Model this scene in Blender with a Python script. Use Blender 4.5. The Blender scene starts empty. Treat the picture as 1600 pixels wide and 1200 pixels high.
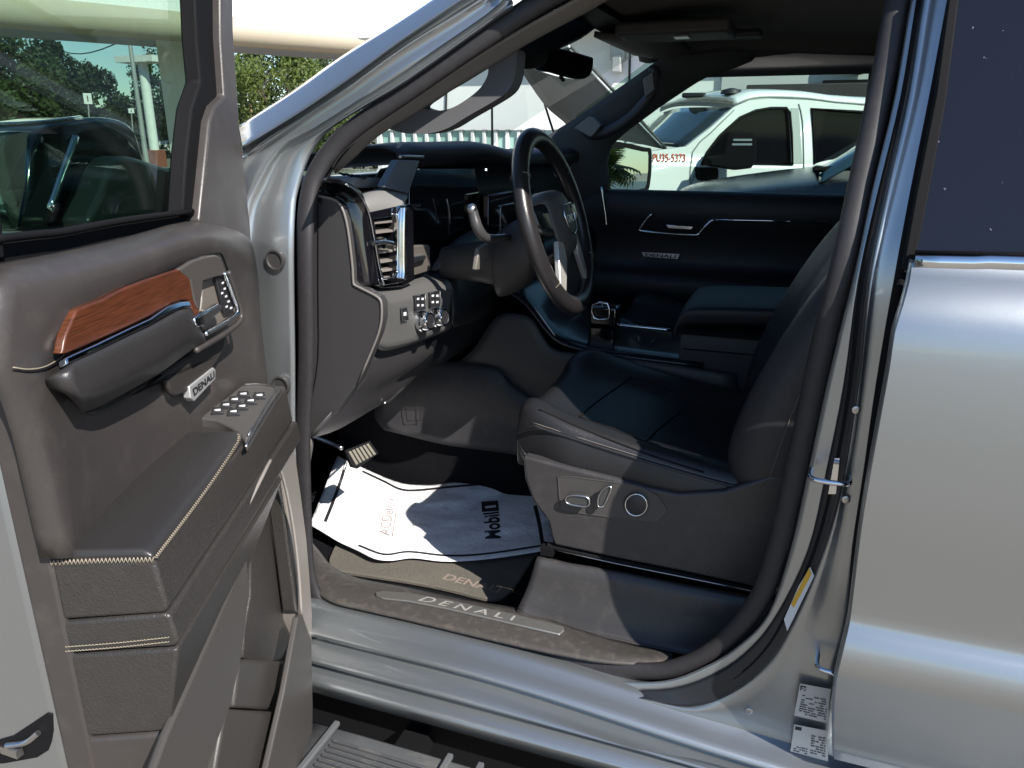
import bpy, bmesh, math, random
from mathutils import Vector, Matrix
from mathutils.geometry import tessellate_polygon
random.seed(7)
R = math.radians
# ------------------------------------------------------------ camera
CAM = Vector((0, 2.25, 1.6)); YAW, PITCH = R(20), R(18); FPX = 1200.0
Hd = Vector((math.sin(YAW), -math.cos(YAW), 0))
Dd = Hd*math.cos(PITCH) - Vector((0, 0, 1))*math.sin(PITCH)
Rt = Hd.cross(Vector((0, 0, 1))).normalized()
Up = Rt.cross(Dd).normalized()
sc = bpy.context.scene
cd = bpy.data.cameras.new('camera'); cam = bpy.data.objects.new('camera', cd)
sc.collection.objects.link(cam); sc.camera = cam
cd.sensor_width = 36; cd.lens = 27; cd.clip_start = 0.02; cd.clip_end = 2000
cam.matrix_world = Matrix(((Rt.x, Up.x, -Dd.x, CAM.x), (Rt.y, Up.y, -Dd.y, CAM.y), (Rt.z, Up.z, -Dd.z, CAM.z), (0, 0, 0, 1)))
# ------------------------------------------------------------ light
SUN = Vector((-1.55, 1.0, 1.62)).normalized()
w = bpy.data.worlds.new('World'); sc.world = w; w.use_nodes = True
nt = w.node_tree; bg = nt.nodes['Background']
sky = nt.nodes.new('ShaderNodeTexSky'); sky.sky_type = 'NISHITA'; sky.sun_disc = False
sky.sun_elevation = math.asin(SUN.z); sky.sun_rotation = math.atan2(SUN.x, SUN.y)
sky.air_density = 1.0; sky.dust_density = 0.2; sky.ozone_density = 4.0
nt.links.new(sky.outputs[0], bg.inputs[0]); bg.inputs[1].default_value = 0.095
sl = bpy.data.lights.new('sun', 'SUN'); sl.energy = 4.6; sl.angle = R(0.5); sl.color = (1, .95, .88)
so = bpy.data.objects.new('sun', sl); sc.collection.objects.link(so)
so.rotation_euler = SUN.to_track_quat('Z', 'Y').to_euler()
sc.view_settings.view_transform = 'Standard'; sc.view_settings.look = 'None'
sc.view_settings.exposure = 0.85; sc.view_settings.gamma = 1
GZ = -0.1
# ------------------------------------------------------------ pixel tracing onto real planes
def ray(x, y): return Dd + Rt*((x-800)/FPX) - Up*((y-600)/FPX)
TH = R(72); DH = Vector((1.05, .98, 0)); DU = Vector((-math.cos(TH), math.sin(TH), 0)); DN = Vector((-math.sin(TH), -math.cos(TH), 0))
def hit(x, y, p, n):
    d = ray(x, y); return CAM + d*((p-CAM).dot(n)/d.dot(n))
def ys(z): return 0.98 if z < 1.40 else 0.98 - (z-1.40)*0.30
NRM = {'x': Vector((-1, 0, 0)), 'y': Vector((0, 1, 0)), 'z': Vector((0, 0, 1)), 'd': DN, 'e': DU, 's': Vector((0, 1, 0))}
def N(fr): return fr[2] if fr[0] == 'p' else NRM[fr[0]]
def M(fr, x, y, w=0.0):
    k = fr[0]
    if k == 'x': return hit(x, y, Vector((fr[1]-w, 0, 0)), NRM['x'])
    if k == 'y': return hit(x, y, Vector((0, fr[1]+w, 0)), NRM['y'])
    if k == 'z': return hit(x, y, Vector((0, 0, fr[1]+w)), NRM['z'])
    if k == 'd': return hit(x, y, DH+DN*(fr[1]+w), DN)
    if k == 'e': return hit(x, y, DH+DU*(fr[1]+w), DU)
    if k == 'p': return hit(x, y, fr[1]+fr[2]*w, fr[2])
    if k == 's':
        yy = 0.98
        for _ in range(12):
            p = hit(x, y, Vector((0, yy+fr[1]+w, 0)), NRM['y']); yy = .5*yy+.5*ys(p.z)
        return p
def pt(fr, q):
    if fr is None: return Vector(q)
    return M(fr, q[0], q[1], q[2] if len(q) > 2 else 0.0)
# ------------------------------------------------------------ objects
LOC = {}
def link(o, parent=None):
    sc.collection.objects.link(o)
    if parent is not None:
        o.parent = parent
        r = parent
        while r.parent: r = r.parent
        if r is parent: o.matrix_parent_inverse = Matrix.Translation(r.location).inverted()
    return o
def tag(o, label=None, cat=None, group=None, kind=None):
    if label: o['label'] = label
    if cat: o['category'] = cat
    if group: o['group'] = group
    if kind: o['kind'] = kind
    return o
def thing(name, label, cat, loc=(0, 0, 0), group=None):
    o = bpy.data.objects.new(name, None); o.location = loc; o.empty_display_size = .1
    sc.collection.objects.link(o); return tag(o, label, cat, group)
def obj(name, geos, mat, parent=None, bevel=0, seg=2, solid=0, smooth=35, sub=0, face=None, noflip=False):
    """join geometry (verts, faces) pieces into ONE mesh object"""
    if isinstance(geos, tuple): geos = [geos]
    V, F = [], []
    for v, f in geos:
        n = len(V); V += [tuple(p) for p in v]; F += [tuple(i+n for i in q) for q in f]
    me = bpy.data.meshes.new(name); me.from_pydata(V, [], F); me.validate()
    me.materials.append(mat)
    for p in me.polygons: p.use_smooth = True
    me.update()
    if smooth < 180: me.set_sharp_from_angle(angle=R(smooth))
    o = bpy.data.objects.new(name, me); link(o, parent)
    if solid:
        m = o.modifiers.new('solid', 'SOLIDIFY'); m.thickness = solid; m.offset = -1; m.use_rim = True
    if bevel:
        m = o.modifiers.new('bevel', 'BEVEL'); m.width = bevel; m.segments = seg; m.limit_method = 'ANGLE'; m.angle_limit = R(40); m.harden_normals = False
    if sub:
        m = o.modifiers.new('sub', 'SUBSURF'); m.levels = sub; m.render_levels = sub
    return o
def cr(P, n, closed=False):
    """Catmull-Rom through points"""
    P = [Vector(p) for p in P]; k = len(P); out = []
    if n <= 1: return P
    segs = k if closed else k-1
    for i in range(segs):
        p1, p2 = P[i], P[(i+1) % k]
        p0 = P[(i-1) % k] if closed or i > 0 else p1*2-p2
        p3 = P[(i+2) % k] if closed or i < k-2 else p2*2-p1
        for j in range(n):
            t = j/n
            out.append(.5*((2*p1)+(p2-p0)*t+(2*p0-5*p1+4*p2-p3)*t*t+(3*p1-p0-3*p2+p3)*t*t*t))
    if not closed: out.append(P[-1])
    return out
def sm2(pts, n=4, closed=True):
    return [tuple(p) for p in cr([(q[0], q[1], q[2] if len(q) > 2 else 0) for q in pts], n, closed)]
def resamp(P, n):
    P = [Vector(p) for p in P]; L = [0]
    for a, b in zip(P, P[1:]): L.append(L[-1]+(b-a).length)
    out = []; j = 0
    for i in range(n):
        s = L[-1]*i/(n-1)
        while j < len(L)-2 and L[j+1] < s: j += 1
        t = (s-L[j])/max(1e-9, L[j+1]-L[j]); out.append(P[j].lerp(P[j+1], min(1, max(0, t))))
    return out
def gplate(fr, outline, t=.01, w=0, holes=(), sm=0):
    """outline traced at its own plane, extruded by real thickness t away from the viewer side"""
    loops = []
    for lp in [outline]+list(holes):
        if sm: lp = sm2(lp, sm)
        loops.append([M(fr, q[0], q[1], w+(q[2] if len(q) > 2 else 0)) for q in lp])
    n = N(fr); V = []; F = []; idx = []
    if not holes:
        lp = loops[0]; k = len(lp); V = lp+[p-n*t for p in lp]
        c = Vector((0, 0, 0))
        for i in range(k): c += (lp[i]-lp[0]).cross(lp[(i+1) % k]-lp[0])
        rev = c.dot(n) < 0
        f = list(range(k)); F = [f[::-1] if rev else f, [i+k for i in (f if rev else f[::-1])]]
        for i in range(k):
            j = (i+1) % k; q = (i, i+k, j+k, j); F.append(q[::-1] if rev else q)
        return V, F
    tris = tessellate_polygon(loops); flat = [p for l in loops for p in l]; k = len(flat)
    V = flat+[p-n*t for p in flat]
    for a, b, c in tris:
        nn = (flat[b]-flat[a]).cross(flat[c]-flat[a])
        if nn.dot(n) < 0: b, c = c, b
        F.append((a, b, c)); F.append((a+k, c+k, b+k))
    s = 0
    for l in loops:
        m = len(l)
        for i in range(m):
            a, b = s+i, s+(i+1) % m; F.append((a, b, b+k, a+k))
        s += m
    return V, F
def gloft(fr, polys, n=3, m=3, closed=False):
    rows = [[pt(fr, q) for q in p] for p in polys]
    rows = [cr(r, n, closed) if n > 1 else r for r in rows]
    cols = list(zip(*rows)); cols = [cr(c, m) if m > 1 else list(c) for c in cols]
    rows = list(zip(*cols)); nr, nc = len(rows), len(rows[0])
    V = [p for r in rows for p in r]; F = []
    for i in range(nr-1):
        for j in range(nc if closed else nc-1):
            j2 = (j+1) % nc; F.append((i*nc+j, i*nc+j2, (i+1)*nc+j2, (i+1)*nc+j))
    # face the camera side
    s = 0
    for f in F[::max(1, len(F)//60)]:
        a, b, c, d = [V[i] for i in f]; nn = (c-a).cross(d-b); s += nn.dot((CAM-(a+c)/2).normalized())
    if s < 0: F = [f[::-1] for f in F]
    return V, F
def gtube(P, r, closed=False, n=10, sm=4, r2=None, up=None, cap=True):
    """sweep a circle / ellipse along 3D points; r may be list"""
    P = [Vector(p) for p in P]
    rr = r if isinstance(r, (list, tuple)) else [r]*len(P)
    if sm > 1:
        Q = cr([(p.x, p.y, p.z) for p in P], sm, closed)
        rq = cr([(a, 0, 0) for a in rr], sm, closed); P = Q; rr = [a.x for a in rq]
    k = len(P); V = []; F = []; prev = None
    for i in range(k):
        if closed: t = P[(i+1) % k]-P[(i-1) % k]
        else: t = P[min(i+1, k-1)]-P[max(i-1, 0)]
        t.normalize()
        if up is not None: a = Vector(up); a = (a-t*a.dot(t)).normalized()
        elif prev is None:
            a = Vector((0, 0, 1)) if abs(t.z) < .9 else Vector((1, 0, 0)); a = (a-t*a.dot(t)).normalized()
        else: a = (prev-t*prev.dot(t)).normalized()
        prev = a; b = t.cross(a)
        q = (r2/(r if not isinstance(r, (list, tuple)) else r[0])) if r2 else 1
        for j in range(n):
            th = 2*math.pi*j/n; V.append(P[i]+a*(rr[i]*math.cos(th))+b*(rr[i]*q*math.sin(th)))
    for i in range(k if closed else k-1):
        i2 = (i+1) % k
        for j in range(n):
            j2 = (j+1) % n; F.append((i*n+j, i*n+j2, i2*n+j2, i2*n+j))
    if cap and not closed:
        F.append(tuple(range(n))[::-1]); F.append(tuple((k-1)*n+j for j in range(n)))
    return V, F
def gbox(c, s, rot=None):
    c = Vector(c); V = []
    for x in (-.5, .5):
        for y in (-.5, .5):
            for z in (-.5, .5):
                v = Vector((x*s[0], y*s[1], z*s[2]))
                if rot is not None: v = rot @ v
                V.append(c+v)
    return V, [(0, 1, 3, 2), (4, 6, 7, 5), (0, 4, 5, 1), (2, 3, 7, 6), (0, 2, 6, 4), (1, 5, 7, 3)]
def glathe(c, ax, prof, n=28):
    """profile [(radius, height)] about axis ax at c"""
    ax = Vector(ax).normalized(); a = Vector((0, 0, 1)) if abs(ax.z) < .9 else Vector((1, 0, 0))
    a = (a-ax*a.dot(ax)).normalized(); b = ax.cross(a); c = Vector(c); V = []; F = []
    for r, h in prof:
        for j in range(n):
            t = 2*math.pi*j/n; V.append(c+ax*h+a*(r*math.cos(t))+b*(r*math.sin(t)))
    for i in range(len(prof)-1):
        for j in range(n):
            j2 = (j+1) % n; F.append((i*n+j, i*n+j2, (i+1)*n+j2, (i+1)*n+j))
    F.append(tuple(range(n))[::-1]); F.append(tuple((len(prof)-1)*n+j for j in range(n)))
    return V, F
def gprism(pts, v):
    """extrude a planar 3D polygon by vector v"""
    P = [Vector(p) for p in pts]; v = Vector(v); k = len(P)
    V = P+[p+v for p in P]; F = [tuple(range(k))[::-1], tuple(range(k, 2*k))]
    c = Vector((0, 0, 0))
    for i in range(k): c += (P[i]-P[0]).cross(P[(i+1) % k]-P[0])
    F += [(i, (i+1) % k, (i+1) % k+k, i+k) for i in range(k)]
    if c.dot(v) < 0: F = [f[::-1] for f in F]
    return V, F
def text(name, s, mat, parent, quad, lift=.0008, thick=.0008, bold=0.0, sx=1.0):
    """write s inside a world-space quad (bottom-left, bottom-right, top-right, top-left)"""
    cu = bpy.data.curves.new('t', 'FONT'); cu.body = s; cu.offset = bold
    to = bpy.data.objects.new('t', cu); sc.collection.objects.link(to)
    dg = bpy.context.evaluated_depsgraph_get(); me = bpy.data.meshes.new_from_object(to.evaluated_get(dg))
    bpy.data.objects.remove(to)
    xs = [v.co.x for v in me.vertices]; yv = [v.co.y for v in me.vertices]
    x0, x1, y0, y1 = min(xs), max(xs), min(yv), max(yv)
    a, b, c, d = [Vector(q) for q in quad]; n = (b-a).cross(d-a).normalized()
    if n.dot(CAM-a) < 0: n = -n
    for v in me.vertices:
        u = (v.co.x-x0)/(x1-x0); t = (v.co.y-y0)/(y1-y0)
        v.co = (a.lerp(b, u)).lerp(d.lerp(c, u), t)+n*lift
    V = [v.co.copy() for v in me.vertices]; F = [tuple(p.vertices) for p in me.polygons]
    bpy.data.meshes.remove(me)
    return obj(name, (V, F), mat, parent, smooth=180)
def Q(fr, *c, w=0.0): return [M(fr, x, y, w) for x, y in c]
# ------------------------------------------------------------ materials
def mat(name, col, rough=.5, metal=0, coat=0, coatr=.05, spec=.5, bump=None, var=None, emit=None, flake=0, rvar=0, sheen=0, dust=None):
    m = bpy.data.materials.new(name); m.use_nodes = True; nt = m.node_tree; b = nt.nodes['Principled BSDF']
    L = nt.links.new; I = b.inputs
    I['Base Color'].default_value = (*col, 1); I['Roughness'].default_value = rough; I['Metallic'].default_value = metal
    I['Coat Weight'].default_value = coat; I['Coat Roughness'].default_value = coatr; I['Specular IOR Level'].default_value = spec
    tc = nt.nodes.new('ShaderNodeTexCoord').outputs['Object']
    def noise(s, d=4, r=.6):
        n = nt.nodes.new('ShaderNodeTexNoise'); n.inputs['Scale'].default_value = s; n.inputs['Detail'].default_value = d; n.inputs['Roughness'].default_value = r
        L(tc, n.inputs['Vector']); return n.outputs['Fac']
    colsock = None
    if var:
        s, amt = var; f = noise(s, 6)
        mx = nt.nodes.new('ShaderNodeMix'); mx.data_type = 'RGBA'
        mx.inputs[6].default_value = (*[c*(1-amt) for c in col], 1); mx.inputs[7].default_value = (*[min(1, c*(1+amt)) for c in col], 1)
        L(f, mx.inputs[0]); colsock = mx.outputs[2]
    if dust:
        s, amt, dc = dust; f = noise(s, 8, .7)
        rp = nt.nodes.new('ShaderNodeMapRange'); rp.inputs[1].default_value = .5; rp.inputs[2].default_value = .8; rp.inputs[4].default_value = amt; L(f, rp.inputs[0])
        mx = nt.nodes.new('ShaderNodeMix'); mx.data_type = 'RGBA'; mx.inputs[6].default_value = (*col, 1)
        if colsock: L(colsock, mx.inputs[6])
        mx.inputs[7].default_value = (*dc, 1); L(rp.outputs[0], mx.inputs[0]); colsock = mx.outputs[2]
    if colsock: L(colsock, I['Base Color'])
    if rvar:
        f = noise(rvar[0], 5); rp = nt.nodes.new('ShaderNodeMapRange'); rp.inputs[3].default_value = max(.02, rough-rvar[1]); rp.inputs[4].default_value = rough+rvar[1]
        L(f, rp.inputs[0]); L(rp.outputs[0], I['Roughness'])
    h = None
    if bump:
        kind, s, st, dist = bump
        if kind == 'leather':
            v = nt.nodes.new('ShaderNodeTexVoronoi'); v.feature = 'SMOOTH_F1'; v.inputs['Scale'].default_value = s
            nn = nt.nodes.new('ShaderNodeTexNoise'); nn.inputs['Scale'].default_value = s*.5; L(tc, nn.inputs['Vector'])
            mv = nt.nodes.new('ShaderNodeMix'); mv.data_type = 'RGBA'; mv.inputs[0].default_value = .35/ s*10; L(tc, mv.inputs[6]); L(nn.outputs['Color'], mv.inputs[7])
            L(mv.outputs[2], v.inputs['Vector']); h = v.outputs['Distance']
        else: h = noise(s, 6, .65)
        bp = nt.nodes.new('ShaderNodeBump'); bp.inputs['Strength'].default_value = st; bp.inputs['Distance'].default_value = dist
        L(h, bp.inputs['Height']); L(bp.outputs[0], I['Normal'])
    if flake:
        v = nt.nodes.new('ShaderNodeTexVoronoi'); v.inputs['Scale'].default_value = 1300; L(tc, v.inputs['Vector'])
        nm = nt.nodes.new('ShaderNodeBump'); nm.inputs['Strength'].default_value = flake; nm.inputs['Distance'].default_value = .0004
        L(v.outputs['Distance'], nm.inputs['Height']); L(nm.outputs[0], I['Normal'])
    if emit: I['Emission Color'].default_value = (*emit[0], 1); I['Emission Strength'].default_value = emit[1]
    return m
def glassmat(name, tint, refl=1.0, rough=0.0):
    m = bpy.data.materials.new(name); m.use_nodes = True; nt = m.node_tree; nt.nodes.clear(); L = nt.links.new
    o = nt.nodes.new('ShaderNodeOutputMaterial'); t = nt.nodes.new('ShaderNodeBsdfTransparent'); t.inputs[0].default_value = (*tint, 1)
    g = nt.nodes.new('ShaderNodeBsdfGlossy'); g.inputs['Roughness'].default_value = rough; g.inputs[0].default_value = (refl, refl, refl, 1)
    f = nt.nodes.new('ShaderNodeFresnel'); gm = nt.nodes.new('ShaderNodeNewGeometry'); mr = nt.nodes.new('ShaderNodeMapRange'); mr.inputs[3].default_value = 1.3; mr.inputs[4].default_value = 1/1.3
    L(gm.outputs['Backfacing'], mr.inputs[0]); L(mr.outputs[0], f.inputs[0]); mx = nt.nodes.new('ShaderNodeMixShader')
    L(f.outputs[0], mx.inputs[0]); L(t.outputs[0], mx.inputs[1]); L(g.outputs[0], mx.inputs[2]); L(mx.outputs[0], o.inputs[0]); return m
PAINT = mat('silver_paint', (.375, .40, .415), .31, .85, 1, .04, flake=.22, dust=(9, .12, (.45, .43, .4)))
MATTE = mat('matte_black', (.006, .006, .007), .85, spec=.02)
TRIM = mat('grey_trim', (.044, .041, .041), .5, bump=('leather', 900, .12, .0006), var=(6, .12), dust=(30, .12, (.25, .22, .19)))
TRIMD = mat('dark_trim', (.035, .034, .036), .5, bump=('leather', 900, .12, .0006), var=(8, .12), dust=(40, .10, (.2, .18, .16)))
LEATHER = mat('grey_leather', (.075, .066, .062), .42, bump=('leather', 520, .5, .0012), var=(10, .12))
LEATHB = mat('black_leather', (.016, .016, .018), .40, bump=('leather', 520, .35, .001), var=(10, .2))
RUBBER = mat('rubber', (.022, .020, .022), .55, bump=('n', 300, .15, .001), var=(40, .1), dust=(60, .08, (.18, .17, .16)))
BLACK = mat('black_plastic', (.008, .008, .009), .7, spec=.12)
GLOSS = mat('gloss_black', (.006, .006, .008), .06, coat=1)
CHROME = mat('chrome', (.75, .77, .8), .09, 1)
SATIN = mat('satin_silver', (.55, .55, .56), .32, 1, rvar=(40, .1))
WOOD = mat('red_wood', (.15, .038, .014), .36, coat=.2, coatr=.25)
def grain(m):
    nt = m.node_tree; b = nt.nodes['Principled BSDF']; L = nt.links.new
    tc = nt.nodes.new('ShaderNodeTexCoord'); m0 = nt.nodes.new('ShaderNodeMapping'); m0.inputs['Rotation'].default_value = (0, 0, R(-108)); mp = nt.nodes.new('ShaderNodeMapping'); mp.inputs['Rotation'].default_value = (0, R(0), 0); mp.inputs['Scale'].default_value = (22, 90, 520)
    n = nt.nodes.new('ShaderNodeTexNoise'); n.inputs['Scale'].default_value = 1; n.inputs['Detail'].default_value = 6; cr_ = nt.nodes.new('ShaderNodeValToRGB')
    cr_.color_ramp.elements[0].position = .35; cr_.color_ramp.elements[0].color = (.060, .018, .008, 1); cr_.color_ramp.elements[1].position = .65; cr_.color_ramp.elements[1].color = (.115, .034, .014, 1)
    L(tc.outputs['Object'], m0.inputs[0]); L(m0.outputs[0], mp.inputs[0]); L(mp.outputs[0], n.inputs['Vector']); L(n.outputs[0], cr_.inputs[0]); L(cr_.outputs[0], b.inputs['Base Color'])
grain(WOOD)
GLASS = glassmat('clear_glass', (.88, .95, .92), .15)
GLASST = glassmat('tinted_glass', (.56, .68, .61))
GLASSD = mat('privacy_glass', (.010, .011, .018), .02, spec=.35)
SPOT = mat('spotted_glass', (.010, .011, .018), .02, spec=.35)
def spots(m):
    nt = m.node_tree; b = nt.nodes['Principled BSDF']; L = nt.links.new
    tc = nt.nodes.new('ShaderNodeTexCoord'); v = nt.nodes.new('ShaderNodeTexVoronoi'); v.inputs['Scale'].default_value = 60; n = nt.nodes.new('ShaderNodeTexNoise'); n.inputs['Scale'].default_value = 120
    a = nt.nodes.new('ShaderNodeMix'); a.data_type = 'RGBA'; a.inputs[0].default_value = .012; L(tc.outputs['Object'], a.inputs[6]); L(n.outputs['Color'], a.inputs[7]); L(a.outputs[2], v.inputs['Vector'])
    sx = nt.nodes.new('ShaderNodeSeparateColor'); L(v.outputs['Color'], sx.inputs[0])
    th = nt.nodes.new('ShaderNodeMath'); th.operation = 'MULTIPLY'; th.inputs[1].default_value = .14; L(sx.outputs[0], th.inputs[0])
    lt = nt.nodes.new('ShaderNodeMath'); lt.operation = 'LESS_THAN'; L(v.outputs['Distance'], lt.inputs[0]); L(th.outputs[0], lt.inputs[1])
    g = nt.nodes.new('ShaderNodeMath'); g.operation = 'GREATER_THAN'; g.inputs[1].default_value = .72; L(sx.outputs[1], g.inputs[0])
    ml = nt.nodes.new('ShaderNodeMath'); ml.operation = 'MULTIPLY'; L(lt.outputs[0], ml.inputs[0]); L(g.outputs[0], ml.inputs[1])
    mx = nt.nodes.new('ShaderNodeMix'); mx.data_type = 'RGBA'; mx.inputs[6].default_value = (.010, .011, .018, 1); mx.inputs[7].default_value = (.22, .23, .27, 1); L(ml.outputs[0], mx.inputs[0]); L(mx.outputs[2], b.inputs['Base Color'])
spots(SPOT)
GLASSP = glassmat('side_glass', (.70, .80, .75), .15)
WHITE = mat('white_print', (.75, .75, .75), .5)
STITCH = mat('stitching', (.28, .24, .18), .7)
CARPET = mat('carpet', (.009, .009, .011), .95, bump=('n', 500, .8, .004), var=(60, .3), spec=.05)
BEIGE = mat('beige_trim', (.16, .148, .136), .75, bump=('n', 600, .2, .0008), var=(20, .08))
HEAD = mat('headliner_cloth', (.10, .098, .095), .95, bump=('n', 700, .3, .0008))
PBLK = mat('print_black', (.015, .015, .018), .55)
# ============================================================ THE PICKUP
T = thing('pickup_truck', 'silver grey pickup truck with its front door wide open, filling the picture', 'pickup truck', (0, 0, GZ))
# --- A pillar + hinge pillar: pressed steel around the door opening
A0 = [(374, 200), (460, 145), (535, 92), (610, 45), (680, 0), (760, -54)]
A1 = [(379, 231), (465, 178), (545, 124), (622, 67), (722, 0), (800, -48)]
A2 = [(379, 247), (467, 187), (552, 130), (632, 72), (750, 0), (820, -42)]
def pil(p, w): return [(x, y, w) for x, y in p]
def mixp(P, Q_, t): return [(a[0]*(1-t)+b[0]*t, a[1]*(1-t)+b[1]*t) for a, b in zip(P, Q_)]
up = gloft(('s', 0), [pil([(x-3, y-3) for x, y in A0], -.10), pil([(x-1, y-1) for x, y in A0], -.062), pil(mixp(A0, A1, .06), -.050), pil(mixp(A0, A1, .5), -.024), pil(mixp(A0, A1, .92), -.003), pil(A1, -.004), pil(mixp(A1, A2, .3), -.020), pil(mixp(A1, A2, .8), -.026), pil(A2, -.018)], 4, 2)
obj('front_pillar', up, PAINT, T, solid=.004, smooth=60)
B2 = [(760, -38), (750, 0), (632, 72), (552, 130), (467, 187), (405, 225), (372, 262), (352, 320), (345, 400), (345, 560), (350, 700), (360, 900), (370, 1080)]
B3 = [(790, -8), (760, 22), (635, 107), (565, 152), (490, 200), (435, 232), (395, 297), (383, 330), (376, 400), (378, 560), (388, 700), (400, 900), (405, 1000)]
B4 = [(800, 0), (760, 32), (640, 117), (568, 162), (495, 208), (442, 242), (418, 297), (404, 335), (400, 400), (402, 560), (412, 700), (425, 900), (440, 980)]
B5 = [(802, 14), (760, 42), (635, 130), (575, 165), (520, 200), (485, 242), (466, 297), (461, 330), (459, 400), (461, 560), (462, 700), (470, 880), (484, 955)]
lo = gloft(('s', 0), [pil(B2, -.018), pil([((a[0]*.6+b[0]*.4), a[1]*.6+b[1]*.4) for a, b in zip(B2, B3)], -.03), pil(B3, -.03), pil([((a[0]*.5+b[0]*.5), a[1]*.5+b[1]*.5) for a, b in zip(B3, B4)], -.042), pil(B4, -.048), pil([((a[0]*.5+b[0]*.5), a[1]*.5+b[1]*.5) for a, b in zip(B4, B5)], -.046), pil(B5, -.058)], 3, 3)
obj('hinge_pillar', lo, PAINT, T, solid=.003, smooth=60)
# plugs on the hinge pillar
for (x, y) in ((431, 406), (440, 602)):
    c = M(('s', -.044), x, y)
    obj('rubber_plug', glathe(c, (0, 1, 0), [(.02, -.004), (.0225, .002), (.0215, .006), (.018, .0065), (.0165, .003), (.001, .003)], 32), TRIM, T, smooth=40)
# --- weatherstrip loop
WS = [(1405, -60), (1345, -92), (1210, -98), (1050, -76),
      (890, -22), (760, 58), (645, 137), (545, 207), (497, 265), (480, 320), (477, 400), (478, 560), (473, 680), (474, 760), (477, 850), (484, 905), (500, 938), (540, 952), (640, 976), (800, 1014), (900, 1036), (990, 1048), (1050, 1045), (1108, 1020), (1158, 975), (1192, 925), (1215, 860), (1238, 760), (1262, 650), (1290, 520), (1320, 400), (1345, 285), (1372, 160), (1392, 60)]
_old = [(1412, -40), (1392, 60), (1372, 160), (1345, 285), (1320, 400), (1290, 520), (1262, 650), (1238, 760), (1215, 860), (1192, 925), (1158, 975), (1108, 1020), (1050, 1045), (990, 1048), (900, 1036), (800, 1014), (640, 976), (540, 952), (500, 938), (484, 905), (477, 850), (474, 760), (473, 680), (478, 560), (477, 400), (480, 320), (497, 265), (545, 207), (645, 137), (760, 58), (890, -22)]
obj('weatherstrip', gtube([M(('s', -.075), *q) for q in WS], .0125, closed=True, n=14, sm=4, r2=.0195, up=(0, 1, 0)), RUBBER, T, smooth=180)
WS2 = [(890, -5), (760, 74), (650, 150), (560, 213), (515, 268), (500, 318)]
obj('inner_seal', gtube([M(('s', -.1), *q) for q in WS2], .005, n=8, sm=4), BLACK, T, smooth=180)
# --- B pillar
b0 = [(1440, -60), (1423, 0), (1398, 150), (1362, 300), (1332, 440), (1292, 600), (1262, 740), (1235, 860), (1200, 960), (1150, 1012), (1100, 1042), (1038, 1064), (960, 1064), (880, 1052)]
b1 = [(1450, -60), (1434, 0), (1408, 150), (1371, 300), (1340, 440), (1318, 600), (1290, 740), (1262, 860), (1215, 957), (1172, 1013), (1118, 1052), (1048, 1076), (965, 1078), (880, 1062)]
b2 = [(1458, -60), (1442, 0), (1419, 150), (1385, 300), (1357, 440), (1342, 600), (1320, 740), (1286, 860), (1235, 980), (1198, 1040), (1145, 1083), (1080, 1104), (1000, 1090), (880, 1070)]
b3 = [(1480, -60), (1466, 0), (1440, 150), (1404, 300), (1372, 440), (1350, 600), (1328, 740), (1308, 860), (1280, 980), (1250, 1060), (1215, 1140), (1120, 1136), (1010, 1104), (880, 1078)]
b4 = [(1502, -60), (1490, 0), (1462, 150), (1432, 300), (1408, 430), (1378, 600), (1358, 740), (1340, 860), (1332, 980), (1312, 1060), (1303, 1215), (1200, 1190), (1050, 1136), (880, 1088)]
bp = gloft(('s', 0), [pil(b0, -.055), pil(b1, -.05), pil([((a[0]*.5+b[0]*.5), a[1]*.5+b[1]*.5) for a, b in zip(b1, b2)], -.052), pil(b2, -.036), pil([((a[0]*.7+b[0]*.3), a[1]*.7+b[1]*.3) for a, b in zip(b2, b3)], -.030), pil(b3, -.034), pil(b4, -.03)], 4, 3)
obj('centre_pillar', bp, PAINT, T, solid=.003, smooth=60)
dk = [((a[0]*.5+b[0]*.5), a[1]*.5+b[1]*.5) for a, b in zip(b1, b2)]
obj('pillar_channel', gloft(('s', 0), [pil(b1[:13], -.047), pil(dk[:13], -.040), pil(b2[:13], -.033)], 4, 3), mat('channel_black', (.016, .018, .022), .35), T, solid=.006, smooth=60)
WSo = [(1238, 868), (1215, 930), (1176, 990), (1118, 1036), (1052, 1062), (985, 1066), (900, 1052), (800, 1028), (640, 990), (540, 966), (500, 954), (486, 940)]
obj('seal_lip', gtube([M(('s', -.066), *q) for q in WSo], .0022, n=6, sm=4), BLACK, T, smooth=180)
for (x, y) in ((1338, 640), (1322, 780), (1268, 1095), (1170, 1110)):
    obj('body_bolt', glathe(M(('s', -.03), x, y), (0, 1, 0), [(.007, 0), (.0068, .003), (.004, .004), (.001, .0035)], 12), SATIN, T, smooth=40)
obj('pillar_seal_and_shadow', gtube([M(('s', -.046), *q) for q in dk[1:]], .007, n=10, sm=4, r2=.006, up=(0, 1, 0)), BLACK, T, smooth=180)
obj('pillar_seal_and_shadow', gtube([M(('s', -.03), *q) for q in b4[1:9]], .009, n=8, sm=4), BLACK, T, smooth=180)  # black tube standing in for the shadow band beside the rear door
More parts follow.
